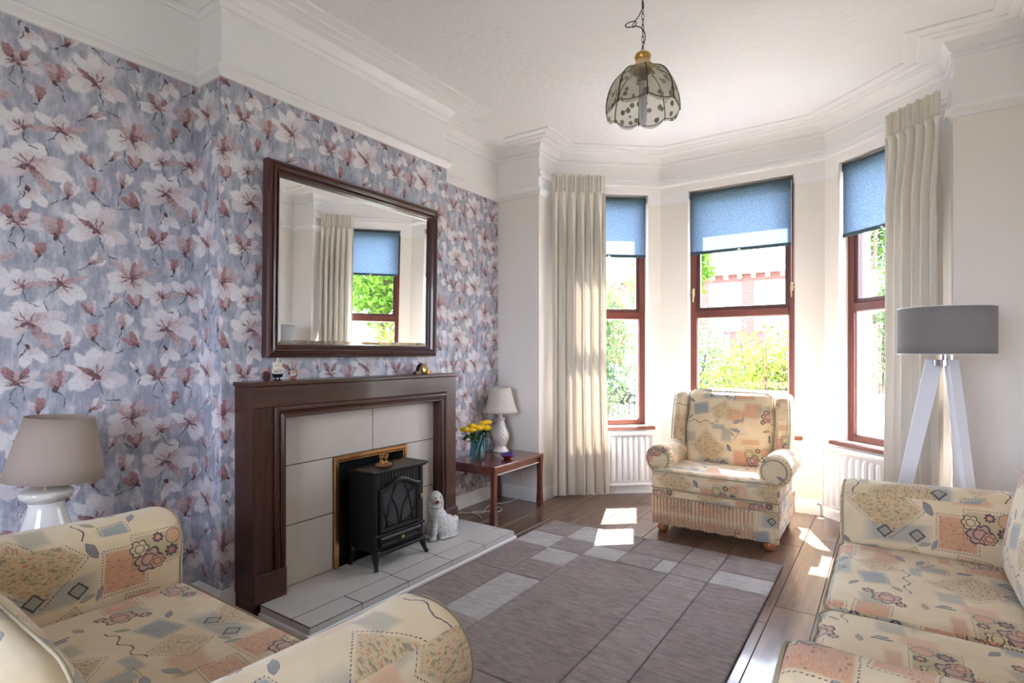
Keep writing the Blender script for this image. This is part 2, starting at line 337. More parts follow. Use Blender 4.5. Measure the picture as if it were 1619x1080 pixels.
def fabric_shade(name, col, trans=.25, weave=500):
    t = NT(name); c = t.coord(); w = t.noise(c, weave, 1)
    cc = t.mix(t.mr(w, .3, .7), tuple(x * .88 for x in col[:3]) + (1,), col)
    a = t.bsdf(cc, .8, spec=.2); tr = t.n('ShaderNodeBsdfTranslucent'); t.put(tr.inputs[0], cc)
    mx = t.n('ShaderNodeMixShader'); mx.inputs[0].default_value = trans; t.t.links.new(a, mx.inputs[1]); t.t.links.new(tr.outputs[0], mx.inputs[2])
    return t.end(mx.outputs[0])
M['curtain'] = fabric_shade('cream_curtain_cloth', srgb(238, 233, 223), .22, 300)
M['shade_grey'] = fabric_shade('grey_linen_shade', srgb(150, 146, 146), .10)
M['shade_taupe'] = fabric_shade('taupe_linen_shade', srgb(176, 160, 148), .15)
M['shade_white'] = fabric_shade('white_pleated_shade', srgb(238, 232, 222), .3)
def blind_mat():
    t = NT('blue_blind_cloth'); c = t.coord()
    w = t.math('ADD', t.math('MULTIPLY', t.noise(t.mapping(c, sc=(1, 1, .5)), 230, 2, .7), .6), t.math('MULTIPLY', t.noise(t.mapping(c, sc=(.4, .4, 1)), 300, 1), .4))
    cc = t.mix(t.mr(w, .38, .62), srgb(44, 66, 76), srgb(110, 132, 146))
    a = t.bsdf(cc, .8, spec=.2); tr = t.n('ShaderNodeBsdfTranslucent'); t.put(tr.inputs[0], t.mix(t.mr(w, .38, .62), srgb(104, 132, 158), srgb(214, 224, 234)))
    mx = t.n('ShaderNodeMixShader'); mx.inputs[0].default_value = .62; t.t.links.new(a, mx.inputs[1]); t.t.links.new(tr.outputs[0], mx.inputs[2])
    return t.end(mx.outputs[0])
M['blind'] = blind_mat()
M['blind_bar'] = simple('blind_bar', srgb(62, 84, 90), .5)
M['blind_tube'] = simple('blind_roller_cover', srgb(70, 80, 80), .5)
def thin_glass(name, tint=(1, 1, 1, 1), rough=0.):
    t = NT(name); tr = t.n('ShaderNodeBsdfTransparent'); tr.inputs[0].default_value = tint
    gl = t.n('ShaderNodeBsdfGlossy'); gl.inputs['Roughness'].default_value = rough
    lw = t.n('ShaderNodeLayerWeight'); lw.inputs[0].default_value = .15
    mx = t.n('ShaderNodeMixShader'); t.put(mx.inputs[0], t.math('MULTIPLY_ADD', lw.outputs['Facing'], .35, .03)); t.t.links.new(tr.outputs[0], mx.inputs[1]); t.t.links.new(gl.outputs[0], mx.inputs[2])
    return t.end(mx.outputs[0])
M['glass'] = thin_glass('window_glass', (.985, .98, .985, 1))
M['vase_glass'] = thin_glass('aqua_vase_glass', (.74, .90, .92, 1))
M['water'] = thin_glass('vase_water', (.86, .95, .96, 1))
M['bulb_glass'] = simple('frosted_bulb_glass', srgb(205, 205, 212), .2)
def lamp_glass(name, a, b):
    t = NT(name); c = t.coord()
    d = t.voro(c, 22, rnd=.8); n = t.noise(c, 70, 3, .7)
    lf = t.mr(t.math('ADD', d, t.math('MULTIPLY', n, .35)), .50, .44)
    tr = t.n('ShaderNodeBsdfTransparent'); t.put(tr.inputs[0], t.mix(lf, a, b))
    s = t.bsdf(t.mix(lf, srgb(170, 168, 154), srgb(146, 140, 116)), .15)
    f = t.math('MULTIPLY_ADD', lf, .40, .16)
    mx = t.n('ShaderNodeMixShader'); t.put(mx.inputs[0], f); t.t.links.new(tr.outputs[0], mx.inputs[1]); t.t.links.new(s, mx.inputs[2])
    return t.end(mx.outputs[0])
M['lamp_glass_up'] = lamp_glass('smoky_lamp_glass', (.50, .52, .46, 1), (.36, .37, .28, 1))
M['lamp_glass_lo'] = lamp_glass('pale_lamp_glass', (.88, .88, .85, 1), (.66, .65, .56, 1))

# ------------------------------------------------------------------ mesh helpers
class MB:
    def __init__(s): s.v = []; s.f = []; s.mi = []
    def add(s, vs, fs, mi=0):
        o = len(s.v); s.v += [tuple(v) for v in vs]; s.f += [tuple(i + o for i in f) for f in fs]; s.mi += [mi] * len(fs); return s
    def box(s, x0, x1, y0, y1, z0, z1, mi=0):
        return s.add([(x0, y0, z0), (x1, y0, z0), (x1, y1, z0), (x0, y1, z0), (x0, y0, z1), (x1, y0, z1), (x1, y1, z1), (x0, y1, z1)],
                     [(0, 3, 2, 1), (4, 5, 6, 7), (0, 1, 5, 4), (1, 2, 6, 5), (2, 3, 7, 6), (3, 0, 4, 7)], mi)
    def obox(s, c, ax, ay, az, hx, hy, hz, mi=0):
        c = Vector(c); ax = Vector(ax).normalized() * hx; ay = Vector(ay).normalized() * hy; az = Vector(az).normalized() * hz
        vs = [c - ax - ay - az, c + ax - ay - az, c + ax + ay - az, c - ax + ay - az, c - ax - ay + az, c + ax - ay + az, c + ax + ay + az, c - ax + ay + az]
        return s.add(vs, [(0, 3, 2, 1), (4, 5, 6, 7), (0, 1, 5, 4), (1, 2, 6, 5), (2, 3, 7, 6), (3, 0, 4, 7)], mi)
    def prism(s, poly, z0, z1, mi=0):                       # poly counter-clockwise in xy
        n = len(poly); vs = [(x, y, z0) for x, y in poly] + [(x, y, z1) for x, y in poly]
        fs = [tuple(range(n - 1, -1, -1)), tuple(range(n, 2 * n))] + [(i, (i + 1) % n, n + (i + 1) % n, n + i) for i in range(n)]
        return s.add(vs, fs, mi)
    def lathe(s, prof, c=(0, 0, 0), n=32, axis='Z', mod=None, mi=0, cap=True):
        vs = []; m = len(prof)
        for j in range(m):
            r, z = prof[j]
            for i in range(n):
                a = 2 * math.pi * i / n; rr = r * (mod(a, z) if mod else 1)
                p = (rr * math.cos(a), rr * math.sin(a), z)
                if axis == 'X': p = (p[2], p[0], p[1])
                if axis == 'Y': p = (p[0], p[2], p[1])
                vs.append((p[0] + c[0], p[1] + c[1], p[2] + c[2]))
        fs = [(j * n + i, j * n + (i + 1) % n, (j + 1) * n + (i + 1) % n, (j + 1) * n + i) for j in range(m - 1) for i in range(n)]
        if cap: fs += [tuple(range(n - 1, -1, -1)), tuple((m - 1) * n + i for i in range(n))]
        return s.add(vs, fs, mi)
    def tube(s, pts, r=.003, n=8, mi=0, closed=False):
        pts = [Vector(p) for p in pts]; vs = []; m = len(pts); up = Vector((0, 0, 1)); prev = None
        for j in range(m):
            if closed: d = pts[(j + 1) % m] - pts[j - 1]
            else: d = pts[min(j + 1, m - 1)] - pts[max(j - 1, 0)]
            d = d.normalized() if d.length > 1e-9 else Vector((0, 0, 1))
            if prev is None: u = d.cross(up if abs(d.z) < .9 else Vector((1, 0, 0))).normalized()
            else: u = (prev - d * prev.dot(d)); u = u.normalized() if u.length > 1e-6 else d.orthogonal().normalized()
            prev = u; w = d.cross(u); rj = r[j] if hasattr(r, '__len__') else r
            for i in range(n):
                a = 2 * math.pi * i / n; vs.append(pts[j] + u * (rj * math.cos(a)) + w * (rj * math.sin(a)))
        fs = [(j * n + i, j * n + (i + 1) % n, ((j + 1) % m) * n + (i + 1) % n, ((j + 1) % m) * n + i) for j in range(m if closed else m - 1) for i in range(n)]
        if not closed: fs += [tuple(range(n - 1, -1, -1)), tuple((m - 1) * n + i for i in range(n))]
        return s.add(vs, fs, mi)
    def grid(s, P, mi=0, cu=False, cv=False):               # P[i][j] points
        a = len(P); b = len(P[0]); vs = [p for row in P for p in row]
        fs = [(i * b + j, i * b + (j + 1) % b, ((i + 1) % a) * b + (j + 1) % b, ((i + 1) % a) * b + j) for i in range(a if cu else a - 1) for j in range(b if cv else b - 1)]
        return s.add(vs, fs, mi)
    def ball(s, c, rx, ry=None, rz=None, n=16, mi=0, rot=None):
        ry = ry or rx; rz = rz or rx; vs = []; h = n // 2
        Mx = Euler(rot).to_matrix() if rot else None
        for j in range(1, h):
            ph = math.pi * j / h
            for i in range(n):
                a = 2 * math.pi * i / n; p = Vector((rx * math.sin(ph) * math.cos(a), ry * math.sin(ph) * math.sin(a), rz * math.cos(ph)))
                vs.append(p)
        vs += [Vector((0, 0, rz)), Vector((0, 0, -rz))]
        if Mx: vs = [Mx @ v for v in vs]
        vs = [v + Vector(c) for v in vs]
        fs = [((j + 1) * n + i, (j + 1) * n + (i + 1) % n, j * n + (i + 1) % n, j * n + i) for j in range(h - 2) for i in range(n)]
        T = len(vs) - 2; fs += [(T, i, (i + 1) % n) for i in range(n)] + [(T + 1, (h - 2) * n + (i + 1) % n, (h - 2) * n + i) for i in range(n)]
        return s.add(vs, fs, mi)
    def build(s, name, mats, parent=None, smooth=False, bevel=0, seg=2, uvbox=None, norm=True, sub=0, auto=None):
        me = bpy.data.meshes.new(name); me.from_pydata(s.v, [], s.f); me.update()
        for m in (mats if isinstance(mats, (list, tuple)) else [mats]): me.materials.append(m)
        if any(s.mi): me.polygons.foreach_set('material_index', s.mi)
        if norm:
            b = bmesh.new(); b.from_mesh(me); bmesh.ops.recalc_face_normals(b, faces=b.faces); b.to_mesh(me); b.free()
        if smooth: me.polygons.foreach_set('use_smooth', [True] * len(me.polygons))
        if auto is not None:
            b = bmesh.new(); b.from_mesh(me)
            for f in b.faces: f.smooth = True
            for e in b.edges:
                if len(e.link_faces) == 2 and e.calc_face_angle(0) > R(auto): e.smooth = False
            b.to_mesh(me); b.free()
        if uvbox is not None: uv_box(me, uvbox)
        o = bpy.data.objects.new(name, me); COL.objects.link(o)
        if parent: o.parent = parent
        if bevel:
            md = o.modifiers.new('edge', 'BEVEL'); md.width = bevel; md.segments = seg; md.limit_method = 'ANGLE'; md.angle_limit = R(40)
            if seg > 1: md.harden_normals = False
        if sub:
            md = o.modifiers.new('sub', 'SUBSURF'); md.levels = sub; md.render_levels = sub
        return o
def uv_box(me, off=(0, 0, 0)):
    """off = (ox, oy, oz) subtracted from local coordinates; smooth per-face box mapping in metres"""
    uvl = me.uv_layers.new(name='UVMap'); vs = me.vertices
    for p in me.polygons:
        n = p.normal; k = max(range(3), key=lambda i: abs(n[i]) * (1.15 if i == 2 else 1))
        for li in p.loop_indices:
            c = vs[me.loops[li].vertex_index].co
            x, y, z = c.x - off[0], c.y - off[1], c.z - off[2]
            uvl.data[li].uv = ((x, y) if k == 2 else (y, z) if k == 0 else (x, z))
def empty(name, loc=(0, 0, 0), rz=0):
    o = bpy.data.objects.new(name, None); COL.objects.link(o); o.location = loc; o.rotation_euler = (0, 0, rz); o.empty_display_size = .1; return o
def tag(o, label=None, cat=None, group=None, kind=None):
    if label: o['label'] = label
    if cat: o['category'] = cat
    if group: o['group'] = group
    if kind: o['kind'] = kind
    return o
def struct(o, label=None): o['kind'] = 'structure'; (o.__setitem__('label', label) if label else None); return o
def copy_obj(o, parent=None, mesh=True):
    c = o.copy(); COL.objects.link(c)
    if parent is not None: c.parent = parent
    return c
def copy_tree(o, parent=None):
    c = o.copy(); COL.objects.link(c)
    if parent is not None: c.parent = parent
    for ch in list(o.children): copy_tree(ch, c)
    return c
def catmull(pts, n=6, closed=False):
    out = []; m = len(pts); P = [Vector(p) for p in pts]
    for i in range(m if closed else m - 1):
        p0 = P[(i - 1) % m] if closed or i > 0 else P[0]; p1 = P[i]; p2 = P[(i + 1) % m]; p3 = P[(i + 2) % m] if closed or i + 2 < m else P[-1]
        for k in range(n):
            t = k / n; out.append(.5 * ((2 * p1) + (-p0 + p2) * t + (2 * p0 - 5 * p1 + 4 * p2 - p3) * t * t + (-p0 + 3 * p1 - 3 * p2 + p3) * t ** 3))
    if not closed: out.append(P[-1])
    return out
def miters(path, closed=False):
    """unit-offset vectors toward the room (right-hand side of travel)"""
    P = [Vector((p[0], p[1])) for p in path]; n = len(P); out = []
    def nr(a, b): d = (b - a).normalized(); return Vector((d.y, -d.x))
    for i in range(n):
        if closed: a = nr(P[i - 1], P[i]); b = nr(P[i], P[(i + 1) % n])
        else:
            a = nr(P[i - 1], P[i]) if i > 0 else nr(P[0], P[1]); b = nr(P[i], P[i + 1]) if i < n - 1 else a
        m = a + b; out.append(m / m.dot(a) if m.length > 1e-6 else a)
    return out
def sweep(mb, path, prof, closed=False, mi=0):
    ms = miters(path, closed); P = []
    for (x, y), m in zip([(p[0], p[1]) for p in path], ms):
        P.append([(x + m.x * o, y + m.y * o, z) for o, z in prof])
    mb.grid(P, mi, cu=closed, cv=True)
    if not closed:
        k = len(prof); mb.add(P[0], [tuple(range(k))], mi); mb.add(P[-1], [tuple(range(k - 1, -1, -1))], mi)
    return mb

# ------------------------------------------------------------------ room shell
CEIL = 3.14; RAIL = 2.68; BAND = 2.84
XL, XB, XR, YR = -2.96, -2.745, .69, -1.70
A0 = (XL, YR); A1 = (XL, 1.438); A2 = (XB, 1.438); A3 = (XB, 3.125); A4 = (XL, 3.125); C_ = (XL, 4.08); D_ = (-2.52, 4.08); G_ = (-2.52, 4.38); E_ = (-1.77, 5.03)
F_ = (-.43, 5.03); H_ = (.305, 4.38); I_ = (.305, 4.12); J_ = (XR, 4.12); K_ = (XR, YR)

def wall_prism(name, path, t, bands, extra=None):
    """solid wall on the outer side of the path; bands = [(z0, z1, material)]; wallpaper UV runs along the path"""
    ms = miters(path); mats = []; V = []; Fc = []; MI = []; UV = []
    mb = MB(); cum = [0]
    for i in range(1, len(path)): cum.append(cum[-1] + (Vector(path[i]) - Vector(path[i - 1])).length)
    uvs = []
    for z0, z1, mt in bands:
        if mt not in mats: mats.append(mt)
        k = mats.index(mt)
        for i in range(len(path) - 1):
            a, b = path[i], path[i + 1]; oa = (a[0] - ms[i].x * t, a[1] - ms[i].y * t); ob = (b[0] - ms[i + 1].x * t, b[1] - ms[i + 1].y * t)
            mb.add([(a[0], a[1], z0), (b[0], b[1], z0), (b[0], b[1], z1), (a[0], a[1], z1)], [(0, 1, 2, 3)], k); uvs += [(cum[i], z0), (cum[i + 1], z0), (cum[i + 1], z1), (cum[i], z1)]
            mb.add([(oa[0], oa[1], z0), (ob[0], ob[1], z0), (ob[0], ob[1], z1), (oa[0], oa[1], z1)], [(3, 2, 1, 0)], k); uvs += [(0, 0)] * 4
        for (i, fl) in ((0, 1), (len(path) - 1, 0)):
            a = path[i]; oa = (a[0] - ms[i].x * t, a[1] - ms[i].y * t)
            mb.add([(a[0], a[1], z0), (oa[0], oa[1], z0), (oa[0], oa[1], z1), (a[0], a[1], z1)], [(0, 1, 2, 3)], k); uvs += [(0, 0)] * 4
    o = mb.build(name, [M[m] for m in mats], norm=False)
    me = o.data; ul = me.uv_layers.new(name='UVMap'); j = 0
    for p in me.polygons:
        for li in p.loop_indices: ul.data[li].uv = uvs[me.loops[li].vertex_index]
    return struct(o)
# along-wall distance is offset so that the paper's repeat lands as in the photograph (uv u = y on the left alcove)
wl = wall_prism('wall_left', [A0, A1, A2, A3, A4, C_], .12, [(-.02, RAIL, 'wallpaper'), (RAIL, CEIL, 'emboss')])
for l in wl.data.uv_layers[0].data: l.uv = (l.uv[0] + YR, l.uv[1])
struct(wl, 'left wall with chimney breast papered in painted magnolias')
struct(wall_prism('wall_front_left', [C_, D_, G_], .12, [(-.02, RAIL, 'cream'), (RAIL, CEIL, 'white_paint')]), 'cream wall beside the bay at the alcove')
struct(wall_prism('wall_front_right', [H_, I_, J_], .12, [(-.02, RAIL, 'cream'), (RAIL, CEIL, 'white_paint')]), 'cream wall to the right of the bay')
struct(wall_prism('wall_right', [J_, K_], .12, [(-.02, RAIL, 'cream'), (RAIL, CEIL, 'white_paint')]))
# rear wall behind the camera; its unseen window is added for fill daylight
rx0, rx1, rz0, rz1 = -1.75, -.10, .55, 2.35
mb = MB()
for (a, b, z0, z1) in [(XL, rx0, 0, RAIL), (rx1, XR, 0, RAIL), (rx0, rx1, 0, rz0), (rx0, rx1, rz1, RAIL)]: mb.box(a, b, YR - .25, YR, z0, z1)
mb.box(XL, XR, YR - .25, YR, RAIL, CEIL, 1)
struct(mb.build('wall_rear', [M['cream'], M['white_paint']]), 'rear wall behind the viewer')
w4 = struct(empty('window_4', ((rx0 + rx1) / 2, YR - .15, rz0)))
mb = MB(); W = (rx1 - rx0) / 2; Hh = rz1 - rz0
mb.box(-W, -W + .07, -.03, .03, 0, Hh); mb.box(W - .07, W, -.03, .03, 0, Hh); mb.box(-W + .07, W - .07, -.03, .03, 0, .07); mb.box(-W + .07, W - .07, -.03, .03, Hh - .07, Hh); mb.box(-.035, .035, -.03, .03, .07, Hh - .07)
mb.build('frame', M['window_wood'], w4, bevel=.004)
for sx in (-1, 1):
    mb = MB(); mb.box(min(sx * .035, sx * (W - .07)), max(sx * .035, sx * (W - .07)), -.003, .003, .07, Hh - .07); mb.build('pane', M['glass'], w4)
portal(((rx0 + rx1) / 2, YR - .3, (rz0 + rz1) / 2), (0, 1, 0), rx1 - rx0, rz1 - rz0)

# bay walls: three facets with window openings
TH = .30
bay = [G_, E_, F_, H_]; bm_ = miters([D_, G_, E_, F_, H_, I_])[1:5]
outer = [(p[0] - m.x * TH, p[1] - m.y * TH) for p, m in zip(bay, bm_)]
WZ0, WZ1 = .62, 2.77
WIN = []
def facet(name, i, s0, s1, label):
    a = Vector(bay[i]); b = Vector(bay[i + 1]); d = (b - a).normalized(); n_in = Vector((d.y, -d.x)); oa = Vector(outer[i]); ob = Vector(outer[i + 1])
    L = (b - a).length
    j0 = a + d * s0; j1 = a + d * s1; o0 = j0 - n_in * TH; o1 = j1 - n_in * TH
    mb = MB()
    for z0, z1, m in [(-.02, WZ0, 0), (WZ0, RAIL, 0), (RAIL, WZ1, 1)]:
        if z0 < WZ0: mb.prism([tuple(p) for p in (a, b, ob, oa)], z0, z1, m)
        else:
            mb.prism([tuple(p) for p in (a, j0, o0, oa)], z0, z1, m); mb.prism([tuple(p) for p in (j1, b, ob, o1)], z0, z1, m)
    mb.prism([tuple(p) for p in (a, b, ob, oa)], WZ1, CEIL, 1)
    struct(mb.build(name, [M['cream'], M['white_paint']]), label)
    WIN.append((j0, j1, d, n_in))
facet('wall_bay_left', 0, .125, .872, 'left slanting wall of the bay'); facet('wall_bay_front', 1, .253, 1.125, 'front wall of the bay'); facet('wall_bay_right', 2, .137, .86, 'right slanting wall of the bay')

# ceiling and floor
mb = MB(); mb.prism([(XL - .2, YR - .3), (XR + .2, YR - .3), (XR + .2, 4.12), (.6, 4.6), (-.3, 5.4), (-1.9, 5.4), (-2.8, 4.6), (XL - .2, 4.12)], CEIL, CEIL + .15)
struct(mb.build('ceiling', M['emboss']), 'white embossed ceiling')
mb = MB(); mb.prism([(XL, YR), (XR, YR), (XR, 4.12), (.305, 4.12), (.305, 4.38), F_, E_, (-2.52, 4.38), (-2.52, 4.08), (XL, 4.08)], -.08, -.012)
fl = struct(mb.build('floor', M['grout']), 'brown wood-look laminate floor')
# planks: clipped to the floor outline in x only, running toward the bay
def y_end(x):
    if x < -2.52: return 4.08
    if x < -1.77: return 4.38 + (x + 2.52) / .75 * .65
    if x < -.43: return 5.03
    if x < .305: return 5.03 - (x + .43) / .735 * .65
    return 4.12
pw = .190; k = 0; x = XL
rp = random.Random(5)
while x < XR - .01:
    x1 = min(x + pw, XR); y = YR - rp.uniform(0, 1.0)
    while y < 5.0:
        y2 = y + 1.26; a = max(y, YR); e0, e1 = y_end(x + .002), y_end(x1 - .002); cut = y2 > min(e0, e1)
        if a < max(e0, e1) - .02:
            g = .0012; b0 = min(y2, e0); b1 = min(y2, e1)
            if min(b0, b1) > a + .01:
                mb = MB(); X0, X1 = x + g, x1 - g; Y0 = a + g; c0, c1 = b0 - g, b1 - g; bv = .0018
                mb.add([(X0, Y0, -.012), (X1, Y0, -.012), (X1, c1, -.012), (X0, c0, -.012), (X0, Y0, -bv), (X1, Y0, -bv), (X1, c1, -bv), (X0, c0, -bv),
                        (X0 + bv, Y0 + bv, 0), (X1 - bv, Y0 + bv, 0), (X1 - bv, c1 - bv, 0), (X0 + bv, c0 - bv, 0)],
                       [(0, 1, 5, 4), (1, 2, 6, 5), (2, 3, 7, 6), (3, 0, 4, 7), (4, 5, 9, 8), (5, 6, 10, 9), (6, 7, 11, 10), (7, 4, 8, 11), (8, 9, 10, 11), (0, 3, 2, 1)])
                mb.build('plank', M['plank'], fl); k += 1
        y = y2
    x = x1

# cornice, picture rail, bay band, baseboards
cor = [(0, 3.025), (.010, 3.025), (.016, 3.035), (.016, 3.046), (.008, 3.052), (.012, 3.060), (.022, 3.064), (.030, 3.078), (.040, 3.098), (.055, 3.112), (.11, 3.114), (.112, 3.121), (.165, 3.121), (.167, 3.128), (.222, 3.128), (.236, 3.131), (.238, 3.15), (0, 3.15)]
room = [A0, A1, A2, A3, A4, C_, D_, G_, E_, F_, H_, I_, J_, K_]
mb = MB(); sweep(mb, room, cor, closed=True); struct(mb.build('trim_1', M['gloss_white'], auto=25), 'white stepped plaster cornice round the ceiling')
rail = [(0, 2.675), (.010, 2.678), (.014, 2.690), (.024, 2.700), (.034, 2.712), (.036, 2.724), (.024, 2.730), (.020, 2.738), (.014, 2.742), (.012, 2.752), (0, 2.755)]
mb = MB(); sweep(mb, [A0, A1, A2, A3, A4, C_, D_, (-2.52, 4.20)], rail); struct(mb.build('trim_2', M['gloss_white'], auto=30), 'white picture rail above the magnolia paper')
mb = MB(); sweep(mb, [(.305, 4.24), I_, J_, K_, (-.05, YR)], rail); struct(mb.build('trim_3', M['gloss_white'], auto=30), 'white picture rail right of the bay')
band = [(0, 2.835), (.022, 2.838), (.026, 2.852), (.012, 2.862), (.010, 2.890), (.018, 2.898), (.014, 2.908), (0, 2.915)]
mb = MB(); sweep(mb, [D_, G_, E_, F_, H_, I_], band); struct(mb.build('trim_4', M['gloss_white'], auto=30), 'white moulded band over the bay windows')
bb = [(0, 0), (.018, 0), (.018, .085), (.012, .098), (.008, .112), (0, .115)]
for nm, pth in [('baseboard_left', [A0, A1, A2, (XB, 1.50)]), ('baseboard_alcove', [(XB, 3.04), A3, A4, C_]), ('baseboard_front_left', [C_, D_, G_]), ('baseboard_bay', [G_, E_, F_, H_]), ('baseboard_front_right', [H_, I_, J_]), ('baseboard_right', [J_, K_])]:
    mb = MB(); sweep(mb, pth, bb); struct(mb.build(nm, M['gloss_white'], auto=40))
mb = MB(); sweep(mb, [K_, A0], bb); struct(mb.build('baseboard_rear', M['gloss_white'], auto=40))

# ------------------------------------------------------------------ windows, sills, blinds
def local_frame(j0, j1, d, n_in, inset):
    c = (j0 + j1) / 2 - n_in * inset
    return Vector((c.x, c.y, 0)), math.atan2(d.y, d.x)
for wi, (j0, j1, d, n_in) in enumerate(WIN):
    W = (j1 - j0).length / 2; c, rz = local_frame(j0, j1, d, n_in, .12)
    # local axes: +x along the wall, +y outward (path travels with the room on its right), z up
    w = struct(empty('window_%d' % (wi + 1), (c.x, c.y, WZ0), rz), ['red-brown framed window of the left slanting bay wall', 'red-brown framed window in the middle of the bay', 'red-brown framed window of the right slanting bay wall'][wi])
    Hh = WZ1 - WZ0; t0, t1 = 1.62 - WZ0, 1.685 - WZ0; fw = .055
    mb = MB()
    mb.box(-W, -W + fw, -.035, .035, 0, Hh); mb.box(W - fw, W, -.035, .035, 0, Hh)
    mb.build('frame', M['window_wood'], w, bevel=.004)
    mb = MB(); mb.box(-W + fw, W - fw, -.035, .035, .0, .05); mb.box(-W + fw, W - fw, -.035, .035, Hh - .055, Hh); mb.build('frame_rail', M['window_wood_x'], w, bevel=.004)
    mb = MB(); mb.box(-W + fw, W - fw, -.04, .04, t0, t1); mb.build('transom', M['window_wood_x'], w, bevel=.006)
    mb = MB(); a = W - fw; mb.box(-a, -a + .03, -.028, .02, t1, Hh - .055); mb.box(a - .03, a, -.028, .02, t1, Hh - .055); mb.box(-a + .03, a - .03, -.028, .02, t1, t1 + .03); mb.box(-a + .03, a - .03, -.028, .02, Hh - .085, Hh - .055)
    sash = mb.build('sash', simple('sash_wood', srgb(84, 50, 46), .4) if wi == 0 else bpy.data.materials['sash_wood'], w, bevel=.003)
    mb = MB(); mb.box(-a + .03, a - .03, -.004, .004, t1 + .03, Hh - .085); mb.build('pane', M['glass'], w)
    mb = MB(); mb.box(-a, a, -.004, .004, .05, t0); mb.build('pane', M['glass'], w)
    mb = MB(); e = .010
    mb.box(-a, -a + e, -.012, .008, .05, t0); mb.box(a - e, a, -.012, .008, .05, t0); mb.box(-a + e, a - e, -.012, .008, .05, .05 + e); mb.box(-a + e, a - e, -.012, .008, t0 - e, t0)
    mb.build('glazing_bead', M['gloss_white'], w)
    if wi == 1:
        for sx in (-1, 1):
            hx = sx * (W - fw * .55); zc = 1.84 - WZ0
            mb = MB(); mb.box(hx - .010, hx + .010, -.046, -.034, zc - .02, zc + .05); mb.tube([(hx, -.046, zc + .035), (hx, -.062, zc + .03), (hx + sx * -.004, -.066, zc), (hx, -.062, zc - .075)], [.006, .007, .0065, .005], 8)
            mb.tube([(hx, -.05, zc + .01), (hx - sx * -.028, -.058, zc + .012)], .004, 6)
            tag(mb.build('handle', M['pale_brass'], w, auto=40), 'brass casement handle')
    # inner sill board, its tips reach past the opening
    mb = MB(); mb.box(-W - .055, W + .055, -.165, -.119, -.030, -.002); mb.box(-W, W, -.119, -.03, -.025, -.002); mb.build('window_sill', M['window_wood_x'], w, bevel=.004)
    mb = MB(); mb.box(-W, W, -.03, .25, -.04, -.001); mb.build('outer_sill', M['gloss_white'], w)
    portal((c.x - n_in.x * .25, c.y - n_in.y * .25, (WZ0 + WZ1) / 2), (n_in.x, n_in.y, 0), 2 * W, Hh)
    # roller blind, hung at the top of the opening
    names = ['blue roller blind half hidden by the left curtain', 'wide blue roller blind of the middle bay window with white cord loop', 'blue roller blind beside the right-hand curtain']
    b = tag(empty('roller_blind', (c.x, c.y, 0), rz), names[wi], 'blind', 'blue roller blinds of the bay')
    zt = WZ1 - .025; zb = 2.215
    mb = MB(); mb.lathe([(.0, -W + .015), (.024, -W + .015), (.024, W - .015), (.0, W - .015)], (0, -.075, zt - .012), 20, 'X', cap=False); mb.build('roller', M['blind_tube'], b, auto=40)
    mb = MB(); mb.box(-W + .022, W - .022, -.1005, -.0992, zb, zt - .012); mb.build('cloth', M['blind'], b)
    mb = MB(); mb.box(-W + .020, W - .020, -.106, -.094, zb - .028, zb); mb.build('bottom_bar', M['blind_bar'], b, bevel=.003)
    mb = MB(); mb.ball((.0, -.108, zb - .016), .014, .006, .008, 12); mb.build('pull_button', M['gloss_white'], b, smooth=True)
    for bxx in (-W + .008, W - .008):
        mb = MB(); mb.box(bxx - .004, bxx + .004, -.10, -.05, zt - .045, zt + .02); mb.build('bracket', M['chrome'], b)
    if wi == 1:
        pts = [(W - .025, -.112, zt - .02)] + [(W - .025 - .0 * i, -.112, zt - .02 - i * .06) for i in range(1, 15)]
        zl = pts[-1][2]
        pts += [(W - .025 + .009 * (1 - math.cos(a)), -.112, zl - .02 * math.sin(a)) for a in [math.pi * q / 8 for q in range(1, 9)]] + [(W - .007, -.112, zl + i * .06) for i in range(1, 15)]
        mb = MB(); mb.tube(pts, .0022, 6); mb.build('cord', M['wire'], b, smooth=True)

